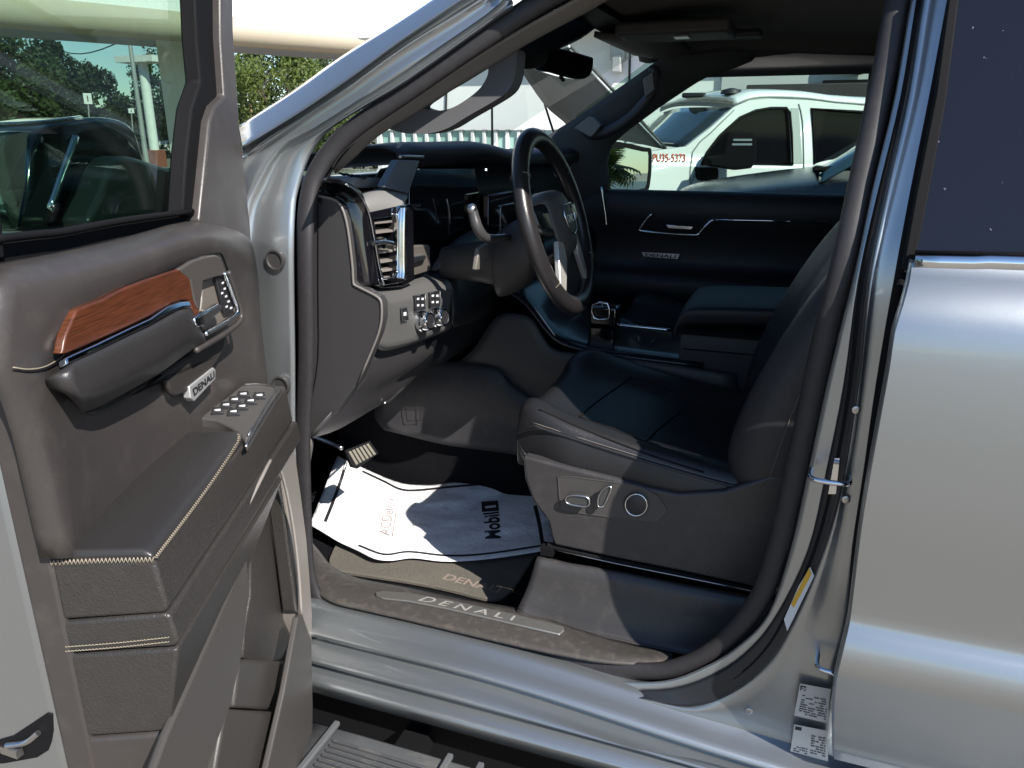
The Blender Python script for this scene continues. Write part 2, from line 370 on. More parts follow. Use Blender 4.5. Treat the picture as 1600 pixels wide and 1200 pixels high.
# --- rocker panel: extruded profile (y, z), long steel sill
def xprof(prof, x0, x1, n=18, sm=2):
    rows = []
    for i in range(n+1):
        x = x0+(x1-x0)*i/n; t = max(0, min(1, (.62-x)/.8)); t = t*t*(3-2*t)
        rows.append([(x, y, z-(.05*t if k < 8 else (.05*t*max(0, 1-(k-7)/5)))) for k, (y, z) in enumerate(prof)])
    return gloft(None, rows, sm, 1)
rock = [(.90, .545), (.935, .54), (.955, .529), (.985, .518), (.997, .512), (.999, .504), (.984, .494), (.985, .488), (1.000, .482), (1.022, .474), (1.032, .468), (1.033, .460), (1.014, .449), (1.015, .443), (1.030, .437), (1.045, .430), (1.052, .422), (1.050, .412), (1.035, .385), (1.00, .345), (.96, .34)]
obj('rocker_panel', xprof(rock, -1.75, 1.2, 36), PAINT, T, solid=.003, smooth=60)
# --- rear door
RD = thing_part = None
prof = [(1.425, .992), (1.412, 1.0), (1.395, 1.018), (1.365, 1.042), (1.33, 1.056), (1.28, 1.062), (1.18, 1.066), (1.05, 1.064), (.95, 1.056), (.86, 1.047), (.835, 1.05), (.815, 1.062), (.79, 1.07), (.765, 1.072), (.735, 1.066), (.66, 1.045), (.585, 1.02), (.52, 1.0)]
edge = [(1426, 426), (1424, 440), (1419, 460), (1412, 485), (1402, 515), (1397, 550), (1388, 610), (1372, 690), (1360, 750), (1350, 820), (1345, 850), (1341, 890), (1336, 935), (1330, 975), (1322, 1010), (1310, 1060), (1306, 1100), (1305, 1200)]
rows = []
def edge_x(z, y):
    # front shut line of the rear door, taken from its traced edge
    best = None
    for (x1, y1), (x2, y2) in zip(edge, edge[1:]):
        p1 = hit(x1, y1, Vector((0, y, 0)), NRM['y']); p2 = hit(x2, y2, Vector((0, y, 0)), NRM['y'])
        if p2.z <= z <= p1.z: t = (p1.z-z)/(p1.z-p2.z); return p1.x+(p2.x-p1.x)*t
    return hit(*edge[0], Vector((0, y, 0)), NRM['y']).x if z > 1.3 else hit(*edge[-1], Vector((0, y, 0)), NRM['y']).x
for z, y in prof:
    ex = edge_x(z, y); r = [(ex+.004, y-.03, z), (ex+.006, y-.012, z), (ex, y-.002, z), (ex-.012, y, z)]
    for k in range(1, 9): r.append((ex-.012-(1.1*k/8), y, z))
    rows.append(r)
rear = obj('rear_door', gloft(None, rows, 2, 2), PAINT, T, solid=.003, smooth=60)
fs = ('s', .004)
obj('window_glass', gplate(('s', -.006), [(1500, -80), (2500, -110), (2500, 520), (1700, 425), (1432, 396), (1470, 200)], .004), SPOT, rear)
obj('window_frame', gplate(fs, [(1507, -70), (1492, -70), (1462, 150), (1432, 300), (1410, 422), (1425, 424), (1432, 398), (1452, 300), (1478, 160)], .02), BLACK, rear, bevel=.002)
obj('belt_moulding', [gtube([M(('s', .02), 1429, 410), M(('s', .02), 1520, 412), M(('s', .02), 1700, 416), Vector((-1.25, M(('s', .02), 1700, 416).y, M(('s', .02), 1700, 416).z))], .011, n=12, sm=2, r2=.006, up=(0, 0, 1))], CHROME, rear, smooth=180)
obj('belt_seal', [gtube([M(('s', .012), 1430, 395), M(('s', .012), 1700, 401), Vector((-1.25, M(('s', .012), 1700, 401).y, M(('s', .012), 1700, 401).z))], .004, n=8, sm=1), gtube([M(('s', .012), 1426, 426), M(('s', .012), 1700, 434)], .004, n=8, sm=1)], BLACK, rear, smooth=180)
# strikers and labels
def loopstriker(x, y, s=1):
    c = M(('s', -.02), x, y)
    g = [gtube([c+Vector((.028, -.015, 0)), c+Vector((.03, .018, 0)), c+Vector((.018, .03, 0)), c+Vector((-.02, .03, .0)), c+Vector((-.03, .02, 0)), c+Vector((-.03, -.015, 0))], .0045*s, n=10, sm=3)]
    g.append(gplate(('s', -.036), [(x+8, y-26), (x+16, y-26), (x+10, y+30), (x-2, y+30)], .006))
    return obj('door_striker', g, CHROME, T, smooth=50)
loopstriker(1296, 742); loopstriker(1304, 1035)
lab = obj('warning_label', gplate(('s', -.028), [(1266, 886), (1272, 900), (1242, 962), (1230, 986), (1225, 968), (1248, 916)], .001), WHITE, T)
YEL = mat('label_yellow', (.75, .42, .03), .5); ORG = mat('label_ink', (.12, .12, .13), .5)
obj('yellow_band', gplate(('s', -.0268), [(1264, 888), (1268, 897), (1240, 950), (1236, 944)], .001), YEL, lab)
PAPER = mat('label_paper', (.55, .53, .50), .5, var=(60, .06))
l1 = obj('certification_label', gplate(('s', -.018), [(1250, 1068), (1298, 1077), (1292, 1130), (1241, 1118)], .0006), PAPER, T)
l2 = obj('tyre_label', gplate(('s', -.018), [(1241, 1132), (1293, 1142), (1294, 1190), (1235, 1174)], .0006), PAPER, T)
def lines(par, q, rows, fr, seedv, gaps=.5):
    rnd = random.Random(seedv); A, B, C, D = q; g = []
    for i in range(rows):
        v = (i+.5)/rows; a = [A[k]+(D[k]-A[k])*v for k in (0, 1)]; b = [B[k]+(C[k]-B[k])*v for k in (0, 1)]
        u = 0
        while u < .95:
            l = rnd.uniform(.08, .3); 
            if rnd.random() > gaps*.6:
                e = min(1, u+l); h = .28/rows
                f = lambda s, dv: (a[0]+(b[0]-a[0])*s+(D[0]-A[0])*dv, a[1]+(b[1]-a[1])*s+(D[1]-A[1])*dv)
                g.append(gplate(fr, [f(u, -h), f(e, -h), f(e, h), f(u, h)], .0002))
            u += l+.05
    obj('print', g, ORG, par, smooth=180)
fl = ('s', -.0174)
lines(l1, [(1254, 1085), (1294, 1092), (1290, 1126), (1247, 1115)], 9, fl, 1)
lines(l2, [(1268, 1148), (1290, 1152), (1290, 1184), (1266, 1178)], 8, fl, 2, .3); lines(l2, [(1241, 1165), (1262, 1169), (1261, 1180), (1239, 1174)], 3, fl, 4, .2)
obj('maker_mark', [gplate(fl, [(1251, 1071), (1260, 1073), (1259, 1080), (1250, 1078)], .0003)], PBLK, l1)
text('maker_name', 'GM', WHITE, l1, Q(('s', -.0172), (1252, 1078), (1258, 1079), (1259, 1074), (1253, 1073)), bold=.02)
obj('maker_mark', [gplate(fl, [(1243, 1135), (1253, 1137), (1252, 1142), (1242, 1140)], .0003)], PBLK, l2)
# --- sill trim, sill plate
# sill trim top surface (dark plastic) between carpet and weatherstrip
st = [[(480, 838), (500, 862), (520, 885), (560, 903), (640, 918), (740, 938), (810, 950), (880, 975), (960, 1000), (1050, 1020)],
      [(484, 870), (492, 885), (512, 905), (560, 920), (640, 938), (740, 960), (810, 975), (880, 995), (960, 1020), (1050, 1028)],
      [(488, 915), (495, 925), (520, 940), (560, 950), (640, 968), (740, 992), (810, 1008), (880, 1023), (960, 1036), (1050, 1040)]]
obj('sill_trim', gloft(('z', .56), [[(x, y, -.02) for x, y in st[0]], [(x, y, .0) for x, y in st[1]], [(x, y, -.005) for x, y in st[2]]], 3, 4), mat('sill_plastic', (.055, .05, .046), .5, bump=('n', 200, .15, .001), dust=(45, .45, (.20, .175, .14))), T, solid=.006)
sp = obj('sill_plate', gplate(('z', .566), [(586, 925), (600, 923), (640, 926), (700, 936), (800, 958), (880, 978), (882, 984), (874, 991), (800, 974), (700, 951), (640, 939), (600, 935), (588, 930)], .006), mat('brushed_plate', (.27, .265, .25), .42, .7, dust=(30, .6, (.2, .17, .13))), T, bevel=.002)
text('lettering', 'D E N A L I', mat('plate_letters', (.42, .40, .37), .5, .3, dust=(60, .8, (.2, .17, .13))), sp, Q(('z', .5665), (652, 938.5), (800, 970), (806, 963), (668, 932.5)), bold=.01)

# --- outer shell of the rest of the truck
obj('roof_rail', gplate(('s', -.03), [(1440, -60), (1405, -66), (1345, -98), (1210, -104), (1050, -82), (890, -30), (800, -30), (930, -100), (1060, -150), (1250, -175), (2600, -190), (2600, -60)], .05), PAINT, T, bevel=.004)
obj('front_wing', gloft(None, [[(x, y*sgn, z) for y, z in ((.80, 1.44), (.90, 1.425), (.96, 1.38), (.985, 1.28), (.99, 1.05), (.97, .75))] for sgn in (1,) for x in (1.24, 1.6, 2.1, 2.6, 2.75)], 3, 2), PAINT, T, solid=.006)
obj('far_wing', gloft(None, [[(x, -y, z) for y, z in ((.80, 1.44), (.90, 1.425), (.96, 1.38), (.985, 1.28), (.99, 1.05), (.97, .75))] for x in (1.24, 1.6, 2.1, 2.6, 2.75)], 3, 2), PAINT, T, solid=.006)
obj('bonnet', gloft(None, [[(x, y, z+.03*math.cos(y*1.6)) for y in (.80, .5, 0, -.5, -.80)] for x, z in ((1.30, 1.44), (1.6, 1.445), (2.2, 1.43), (2.6, 1.40), (2.72, 1.30))], 3, 3), PAINT, T, solid=.006)
obj('front_end', gbox((2.68, 0, .85), (.12, 1.9, .95)), GLOSS, T, bevel=.03)
obj('load_bed', [gbox((-2.85, .97, .98), (2.1, .10, .75)), gbox((-2.85, -.97, .98), (2.1, .10, .75)), gbox((-2.85, 0, .75), (2.1, 1.9, .08)), gbox((-3.92, 0, .98), (.08, 2.0, .75))], PAINT, T, bevel=.02)
for x, yy in ((1.95, .86), (1.95, -.86), (-2.6, .86), (-2.6, -.86)):
    sg = 1 if yy > 0 else -1
    wh = obj('wheel', glathe((x, yy, GZ+.42), (0, sg, 0), [(.22, -.13), (.40, -.13), (.42, -.05), (.42, .05), (.40, .13), (.28, .13)], 36), BLACK, T, smooth=40)
    obj('rim', glathe((x, yy+sg*.125, GZ+.42), (0, sg, 0), [(.27, -.05), (.28, .03), (.24, .0), (.08, .0), (.06, .03), (.01, .03)], 24), SATIN, wh, smooth=40)
obj('chassis', gbox((-.6, 0, .25), (6.2, 1.1, .22)), BLACK, T)
from mathutils.bvhtree import BVHTree
def ptree(o):
    dg = bpy.context.evaluated_depsgraph_get(); me = o.data
    return BVHTree.FromPolygons([v.co.copy() for v in me.vertices], [tuple(p.vertices) for p in me.polygons])
# ============================================================ CAB INTERIOR
def rw(fr, *pts): return [M(fr, p[0], p[1], p[2] if len(p) > 2 else 0) for p in pts]
# --- driver A pillar trim and grab handle
at = [rw(('s', -.095), (520, 262), (535, 240), (570, 208), (650, 152), (700, 118), (760, 80), (830, 38), (900, 0), (990, -50)),
      rw(('s', -.125), (522, 266), (541, 245), (578, 214), (652, 164), (704, 130), (760, 94), (826, 55), (905, 12), (1000, -42)),
      rw(('s', -.155), (524, 270), (548, 250), (588, 214), (656, 172), (712, 136), (765, 104), (828, 66), (912, 20), (1010, -36)),
      rw(('s', -.20), (524, 272), (549, 251), (590, 214), (656, 172), (712, 136), (765, 104), (828, 66), (912, 22), (1010, -34))]
pt_ = obj('pillar_trim', gloft(None, at, 3, 3), BEIGE, T, solid=.004, smooth=60)
ho = [(572, 202), (600, 198), (612, 203), (632, 208), (655, 209), (678, 207), (702, 199), (730, 182), (765, 162), (792, 144), (803, 124), (807, 98), (805, 76), (775, 88), (720, 122), (655, 160), (610, 188)]
hh = [(656, 164), (664, 170), (682, 173), (702, 170), (722, 160), (746, 142), (758, 126), (763, 110), (757, 98), (735, 108), (705, 128), (678, 148)]
obj('grab_handle', gplate(('s', -.165), sm2([(x, y) for x, y in ho], 3), .05, holes=[sm2(hh, 3)]), mat('handle_plastic', (.085, .083, .086), .55, bump=('n', 500, .15, .0006)), T, bevel=.014, seg=4, smooth=60)
# --- dash end cap
dec = [(484, 300), (492, 298), (497, 306), (520, 311), (533, 322), (541, 345), (546, 375), (551, 420), (552, 442), (557, 447), (575, 456), (591, 465), (596, 475), (596, 500), (591, 522), (582, 545), (560, 597), (535, 630), (488, 686), (462, 690), (470, 640), (478, 600), (480, 400)]
ec = obj('dash_end_cap', gplate(('y', .86), dec, .03), mat('end_cap', (.044, .042, .043), .5, bump=('leather', 800, .15, .0006), var=(7, .1)), T, bevel=.004, seg=3)
obj('panel_lip', gtube(rw(('y', .861), *dec[1:17]), .0028, n=8, sm=2), mat('lip_plastic', (.17, .155, .145), .45), ec, smooth=180)
obj('panel_seam', gtube(rw(('y', .861), (497, 320), (497, 450), (497, 560), (484, 640)), .0014, n=6, sm=3), BLACK, ec, smooth=180)
# --- gloss black corner + vent
FX = ('x', .84)
gl = [rw(('y', .845), (500, 303), (522, 308), (536, 320), (543, 345), (549, 385), (552, 420), (555, 446)),
      rw(('y', .835), (503, 290), (530, 294), (550, 308), (561, 335), (569, 380), (576, 420), (580, 446)),
      rw(FX, (504, 282), (540, 287), (563, 305), (577, 335), (586, 380), (592, 415), (599, 448))]
obj('gloss_corner', gloft(None, gl, 4, 3), GLOSS, T, solid=.006, smooth=60)
obj('corner_edge', gtube(rw(('x', .838), (540, 287), (563, 305), (577, 335), (586, 380), (592, 415), (599, 446)), .0022, n=8, sm=4), CHROME, T, smooth=180)
vb = obj('air_vent', gplate(FX, [(577, 332), (640, 318), (646, 322), (648, 438), (630, 448), (598, 450), (588, 400)], .06, holes=[[(583, 342), (614, 338), (618, 352), (616, 436), (599, 440), (590, 395)]]), GLOSS, T, bevel=.002)
sl = []
for i, yy in enumerate((346, 361, 392, 407, 421, 434)):
    x0 = 582+ (yy-340)*.16; a = M(('x', .85), x0, yy+3); b = M(('x', .85), 613, yy)
    c = (a+b)/2; sl.append(gprism([a+Vector((-.004, 0, -.002)), b+Vector((-.004, 0, -.002)), b+Vector((-.004, 0, .003)), a+Vector((-.004, 0, .003))], (.04, 0, .006)))
obj('vent_slats', sl, mat('slat_plastic', (.2, .18, .16), .45), vb, bevel=.0008)
obj('vent_cavity', gplate(('x', .895), [(570, 335), (640, 330), (640, 450), (580, 450)], .01), BLACK, vb)
obj('vent_adjuster', [glathe(M(('x', .835), 599, 380), (-1, .1, 0), [(.012, -.03), (.0135, -.006), (.012, .002), (.006, .005)], 20), gtube(rw(('x', .83), (584, 381), (599, 378), (613, 380)), .005, n=10, sm=2)], CHROME, vb, smooth=40)
cv = rw(('x', .834), (628, 322), (625, 336), (624, 370), (624, 405), (622, 428), (619, 434), (608, 441), (600, 440))
obj('chrome_surround', [gtube(rw(('x', .828), (631, 324), (630, 345), (630, 380), (630, 420), (629, 436)), .0075, n=14, sm=4), gplate(('x', .832), [(626, 321), (635, 320), (636, 345), (636, 436), (630, 441), (602, 446), (598, 437), (616, 433), (622, 425), (622, 345), (620, 335)], .012)], CHROME, vb, bevel=.0025, seg=3)
# --- dashboard upper block beside vent (sunlit) and defroster pod
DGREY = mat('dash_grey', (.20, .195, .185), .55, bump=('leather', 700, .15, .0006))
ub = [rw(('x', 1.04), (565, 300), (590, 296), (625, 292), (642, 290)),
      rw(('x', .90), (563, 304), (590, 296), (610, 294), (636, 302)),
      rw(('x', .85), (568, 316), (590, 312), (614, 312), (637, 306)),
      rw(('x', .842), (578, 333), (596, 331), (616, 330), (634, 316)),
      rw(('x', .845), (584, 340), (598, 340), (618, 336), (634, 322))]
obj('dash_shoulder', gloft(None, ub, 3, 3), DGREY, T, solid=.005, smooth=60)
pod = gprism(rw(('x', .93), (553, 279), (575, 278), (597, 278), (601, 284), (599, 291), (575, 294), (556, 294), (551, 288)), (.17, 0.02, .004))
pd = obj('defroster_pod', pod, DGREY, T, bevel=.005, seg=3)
obj('pod_slots', [gplate(('z', M(('x', .93), 575, 278).z+.003), [(528+i*9, 270+i*1.4), (538+i*11, 274+i*1.4), (541+i*11, 272.5+i*1.4), (531+i*9, 269+i*1.2)], .002) for i in range(4)], BLACK, pd)
# --- dashboard body (driver side to passenger side), authored in metres
def dx(y): return .84-.10*(.6-y)/1.4
def dashrow(f, ys_): return [f(y) for y in ys_]
YS = [.58, .5, .42, .3, .15, 0, -.2, -.45, -.7, -.88]
def sst(a, b, t):
    t = max(0, min(1, (t-a)/(b-a))); return t*t*(3-2*t)
def hood(y): return .030*sst(-.25, .15, y)*(1-.35*sst(.5, .62, y))
DASHM = mat('dash_leather', (.012, .014, .02), .55, bump=('leather', 600, .3, .001), var=(8, .15))
dprof = [lambda y: (1.34, y*1.0, 1.50), lambda y: (1.2, y, 1.535+hood(y)*.3), lambda y: (dx(y)+.16-hood(y), y, 1.545+hood(y)), lambda y: (dx(y)+.10-1.2*hood(y), y, 1.54+hood(y)), lambda y: (dx(y)+.085-1.3*hood(y), y, 1.525+hood(y)), lambda y: (dx(y)+.09-hood(y), y, 1.50+hood(y)*.9)]
dash = obj('dashboard', gloft(None, [dashrow(f, YS) for f in dprof], 3, 3), DASHM, T, solid=.006, smooth=60)
dlow = [lambda y: (dx(y)+.09-hood(y), y, 1.502+hood(y)*.9), lambda y: (dx(y)+.11, y, 1.49+hood(y)*.7), lambda y: (dx(y)+.12, y, 1.40), lambda y: (dx(y)+.11, y, 1.27), lambda y: (dx(y)+.03, y, 1.24), lambda y: (dx(y)+.03, y, 1.12), lambda y: (dx(y)+.10, y, .98), lambda y: (dx(y)+.25, y, .88)]
obj('dash_face', gloft(None, [dashrow(f, YS) for f in dlow], 3, 3), mat('dash_black', (.010, .011, .014), .4), dash, solid=.006, smooth=60)
obj('dash_trim_line', [gtube([(dx(y)+.083, y, 1.512+hood(y)*.8) for y in (.1, 0, -.2, -.45, -.7)], .0016, n=6), gtube([(dx(y)+.02, y, 1.40) for y in (.1, -.1, -.3, -.5)], .0022, n=6), gtube([(dx(0)+.02, .1, 1.40), (dx(0)+.02, .105, 1.38), (dx(0)+.02, .105, 1.26)], .0022, n=6)], SATIN, dash, smooth=180)
obj('screen', gbox((dx(-.12)+.08, -.12, 1.33), (.02, .42, .20)), GLOSS, dash, bevel=.004)
# instrument binnacle side cheek and display
ch = gprism(rw(('x', .87), (600, 292), (623, 250), (656, 251), (638, 303)), (.02, 0, 0))
obj('binnacle_cheek', ch, mat('cheek', (.10, .12, .15), .35, coat=.3), dash, bevel=.002)
obj('instrument_display', gplate(('x', .90), [(640, 262), (742, 262), (760, 372), (640, 378)], .012), GLOSS, dash, bevel=.003)
obj('cheek_trim', gtube(rw(('x', .858), (624, 245), (640, 244.5), (662, 245.5)), .0035, n=8, sm=2, r2=.0018), SATIN, dash, smooth=180)
obj('display_frame', gtube(rw(('x', .88), (698, 311), (702, 330), (703, 350)), .0016, n=6, sm=2), SATIN, dash, smooth=180)
text('display_print', 'HIGH', mat('dim_print', (.12, .12, .13), .5), dash, Q(('x', .882), (636, 325), (656, 323), (656, 318), (636, 320)))
# seat back hook light on far dash
obj('screen_lamp', glathe(M(('x', .80), 759, 265), (-1, .3, 0), [(.003, 0), (.003, .002), (.001, .003)], 12), mat('white_lamp', (.8, .85, .9), .4, emit=((.8, .9, 1), 1.5)), dash)
# --- lit small panel right of vent with headlamp buttons, lower switch panel
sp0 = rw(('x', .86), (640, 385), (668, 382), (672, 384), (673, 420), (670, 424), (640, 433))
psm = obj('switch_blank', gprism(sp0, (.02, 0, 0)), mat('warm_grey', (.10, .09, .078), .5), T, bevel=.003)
obj('rocker_switch', gprism(rw(('x', .853), (640, 402), (664, 398), (667, 402), (662, 407), (644, 412)), (.012, 0, 0)), SATIN, psm, bevel=.002)
obj('rocker_shadow', gprism(rw(('x', .856), (643, 411), (663, 406), (661, 412), (645, 417)), (.01, 0, 0)), BLACK, psm)
lp = [rw(('x', .90), (577, 445), (600, 440), (640, 430), (668, 424), (690, 431), (702, 435)),
      rw(('x', .852), (588, 455), (606, 454), (640, 448), (670, 440), (698, 436), (706, 440)),
      rw(('x', .836), (594, 466), (612, 468), (640, 462), (670, 454), (700, 447), (708, 450)),
      rw(('x', .832), (596, 478), (613, 480), (640, 475), (670, 466), (700, 458), (708, 460)),
      rw(('x', .838), (594, 520), (610, 525), (640, 518), (670, 508), (700, 500), (708, 496)),
      rw(('x', .845), (590, 541), (606, 545), (640, 537), (670, 526), (697, 516), (706, 508)),
      rw(('x', .90), (585, 549), (604, 549), (640, 539), (670, 528), (697, 518), (706, 510))]
DG2 = mat('dash_lower_grey', (.095, .093, .09), .5, bump=('leather', 700, .12, .0005))
lsp = obj('lower_switch_panel', gloft(None, lp, 3, 3), DG2, T, solid=.006, smooth=60)
for (x, y) in ((660, 502), (683, 496)):
    c = M(('x', .828), x, y); ax = Vector((-1, .12, .12)).normalized()
    k = obj('headlamp_knob' if x < 670 else 'dimmer_knob', glathe(c, ax, [(.026, -.004), (.026, .006), (.023, .008), (.023, .020), (.021, .024), (.018, .024), (.0175, .021)], 36), CHROME, lsp, smooth=40)
    obj('knob_face', glathe(c+ax*.0215, ax, [(.0172, 0), (.0172, .001), (.001, .0012)], 24), PBLK, lsp)
    for dxx, dyy in ((0, 5), (0, -5), (3, 0)):
        obj('icon', glathe(M(('x', .802), x+4+dxx*.8, y+dyy*.9), ax, [(.0016, 0), (.0016, .0006), (.0003, .0007)], 8), WHITE, lsp)
for (x, y) in ((657, 473), (680, 468)):
    q = [(x-8, y-12+1.5), (x+7, y-12-1.5), (x+8, y+12-1.5), (x-7, y+12+1.5)]
    obj('button_block', gplate(('x', .826), q, .008), PBLK, lsp, bevel=.001)
    obj('button_frame', gtube(rw(('x', .8245), *q), .0012, closed=True, n=6, sm=1), SATIN, lsp, smooth=180)
    g = [gplate(('x', .8235), [(x+dx_-1.6, y+dy_-1.4), (x+dx_+1.6, y+dy_-1.8), (x+dx_+1.6, y+dy_+1.4), (x+dx_-1.6, y+dy_+1.8)], .0006) for dx_ in (-3.5, 3.5) for dy_ in (-6, 4)]
    obj('button_icon', g, WHITE, lsp)
q = [(627, 482), (637, 480), (638, 500), (629, 502)]
obj('parking_brake_switch', gplate(('x', .828), q, .008), PBLK, lsp, bevel=.0015); obj('button_frame', gtube(rw(('x', .827), *q), .001, closed=True, n=6, sm=1), SATIN, lsp, smooth=180)
obj('button_icon', gplate(('x', .827), [(631, 488), (635, 487.5), (635, 493), (631, 493.5)], .0008), WHITE, lsp)
# knee bolster / lower dash
kb = [rw(('x', .87), (572, 560), (590, 548), (640, 536), (706, 508), (770, 492), (800, 470)),
      rw(('x', .89), (560, 597), (600, 585), (650, 565), (705, 535), (760, 512), (800, 490)),
      rw(('x', .93), (530, 632), (560, 625), (610, 600), (650, 580), (705, 548), (760, 520)),
      rw(('x', .98), (484, 684), (530, 669), (575, 643), (628, 612), (660, 575), (700, 548)),
      rw(('x', 1.15), (500, 676), (535, 664), (585, 635), (628, 606), (660, 570), (705, 545))]
obj('knee_bolster', gloft(None, kb, 3, 3), mat('bolster', (.042, .039, .041), .5, bump=('leather', 800, .12, .0005)), T, solid=.004, smooth=60)
obj('bonnet_release', [gtube(rw(('x', .955), (600, 630), (610, 625), (628, 608), (632, 602)), .004, n=8, sm=3)], SATIN, T, smooth=180)
# steering column surround
cs = [rw(('x', .88), (700, 385), (735, 360), (780, 350), (820, 350), (850, 350)),
      rw(('x', .84), (706, 440), (740, 420), (780, 405), (820, 420), (850, 430)),
      rw(('x', .82), (708, 500), (745, 485), (778, 465), (805, 440), (840, 450)),
      rw(('x', .86), (708, 512), (750, 500), (790, 480), (812, 460), (845, 470))]
obj('column_surround', gloft(None, cs, 3, 3), mat('surround', (.014, .014, .016), .42), T, solid=.005, smooth=60)
obj('speaker_round', [gtube([M(('x', .815), 761+13*math.cos(a*math.pi/8), 431+15*math.sin(a*math.pi/8)) for a in range(16)], .0025, closed=True, n=8, sm=1)], BLACK, T, smooth=180)
# sunlit sliver of the column shroud, its light put in as a paler piece
obj('column_lit_sliver', gprism(rw(('x', .85), (683, 423), (693, 405), (705, 388), (706, 402), (700, 413)), (.02, 0, 0)), mat('sunlit_grey', (.08, .07, .065), .5), T, bevel=.003)
# --- steering wheel
WC = Vector((.5527, .415, 1.395)); ta = R(17)
wu = Vector((math.sin(ta), 0, math.cos(ta))); wl = Vector((0, 1, 0)); wn = Vector((-math.cos(ta), 0, math.sin(ta)))
def W(l, u, n): return WC+wl*l+wu*u+wn*n
rimp = [W(.203*math.cos(a*math.pi/24), .207*math.sin(a*math.pi/24), 0) for a in range(48)]
WLE = mat('wheel_leather', (.020, .018, .019), .3, bump=('leather', 700, .25, .0006), rvar=(30, .08))
wheel = obj('steering_wheel', gtube(rimp, .0195, closed=True, n=18, sm=1, r2=.0235), WLE, T, smooth=180)
for a in (35, 145, 212, 322): # seams between wrapped sections
    t = R(a); c = W(.203*math.cos(t), .207*math.sin(t), 0); d = (wu*math.cos(t)-wl*math.sin(t)); rr_ = wl*math.cos(t)+wu*math.sin(t)
    obj('rim_seam', gtube([c+rr_*(.0198*math.cos(k*math.pi/8))+wn*(.0238*math.sin(k*math.pi/8)) for k in range(16)], .0006, closed=True, n=6, sm=1), STITCH, wheel, smooth=180)
hub = [[W(l, u, n) for l, u, n in r] for r in (
    [(-.085, .055, -.03), (-.05, .075, -.03), (0, .08, -.03), (.05, .075, -.03), (.085, .055, -.03)],
    [(-.08, .05, .012), (-.05, .066, .018), (0, .07, .02), (.05, .066, .018), (.08, .05, .012)],
    [(-.085, 0, .016), (-.05, 0, .03), (0, 0, .036), (.05, 0, .03), (.085, 0, .016)],
    [(-.07, -.06, .012), (-.045, -.07, .022), (0, -.075, .026), (.045, -.07, .022), (.07, -.06, .012)],
    [(-.065, -.075, -.03), (-.04, -.09, -.03), (0, -.095, -.03), (.04, -.09, -.03), (.065, -.075, -.03)])]
obj('airbag_cover', gloft(None, hub, 3, 3), mat('hub_leather', (.09, .083, .075), .5, bump=('leather', 700, .2, .0006)), wheel, solid=.004, smooth=60)
def sliver(a): return gprism([W(*p) for p in a], wn*-.014)
SPB = mat('spoke_black', (.03, .03, .03), .35); SPS = mat('satin_spoke', (.62, .60, .56), .35, .6)
for s in (1, -1): obj('spoke', sliver([(s*.075, .03, .012), (s*.19, .045, .004), (s*.19, .0, .004), (s*.08, -.03, .014)]), SPB, wheel, bevel=.004)
for s in (1, -1): obj('spoke_trim', sliver([(s*.055, -.05, .024), (s*.082, -.04, .02), (s*.125, -.155, .008), (s*.10, -.172, .01), (s*.05, -.09, .02)]), SPS, wheel, bevel=.003)
obj('lower_spoke', sliver([(.06, -.06, .006), (-.06, -.06, .006), (-.10, -.19, -.006), (.10, -.19, -.006)]), mat('spoke_dark', (.025, .025, .026), .5), wheel, bevel=.003)
em = [(-.036, .010), (-.024, .03), (.024, .03), (.036, .010), (.024, -.024), (0, -.032), (-.024, -.024)]
obj('emblem', gtube([W(a*1.15, b*1.2, .038) for a, b in em], .0022, closed=True, n=8, sm=1), CHROME, wheel, smooth=180)
text('emblem_letters', 'GMC', SATIN, wheel, [W(.026, -.008, .0375), W(-.026, -.008, .0375), W(-.026, .01, .0375), W(.026, .01, .0375)], bold=.02)
for s in (1, -1): obj('switch_pod', sliver([(s*.09, .028, .018), (s*.165, .036, .012), (s*.165, .004, .012), (s*.092, -.018, .018)]), GLOSS, wheel, bevel=.003)
# column shroud and stalks
sh = []
for x, hw, zt, zb in ((.595, .03, 1.38, 1.30), (.60, .05, 1.41, 1.265), (.64, .055, 1.405, 1.225), (.70, .052, 1.37, 1.20), (.715, .04, 1.35, 1.23), (.86, .03, 1.32, 1.24)):
    zc = (zt+zb)/2
    sh.append([(x, .415+hw*math.cos(t), zc+(zt-zb)/2*math.sin(t)*1.0) for t in [k*math.pi/8 for k in range(16)]])
obj('column_shroud', gloft(None, sh, 2, 3, closed=True), mat('shroud_plastic', (.035, .032, .031), .5, bump=('leather', 800, .12, .0005)), T, smooth=60)
stk = rw(('y', .60), (738, 328), (741, 340), (747, 358), (754, 375), (766, 392)); stk[-1] = Vector((.66, .46, 1.36)); stk[-2] = stk[-2]+Vector((0, -.03, 0))
st = obj('indicator_stalk', gtube(stk, [.0115, .0125, .013, .011, .009], n=14, sm=3), mat('stalk', (.05, .048, .048), .35), T, smooth=180)
obj('stalk_tip', glathe(stk[0]+Vector((0, 0.004, .004)), (0, .6, .8), [(.0115, -.006), (.0118, 0), (.010, .005), (.006, .008), (.001, .009)], 20), SATIN, st, smooth=180)
st2 = obj('tilt_lever', gprism(rw(('x', .70), (749, 388), (763, 380), (764, 400), (752, 422), (744, 422)), (.012, 0, 0)), mat('lever_grey', (.13, .12, .105), .5), T, bevel=.003)
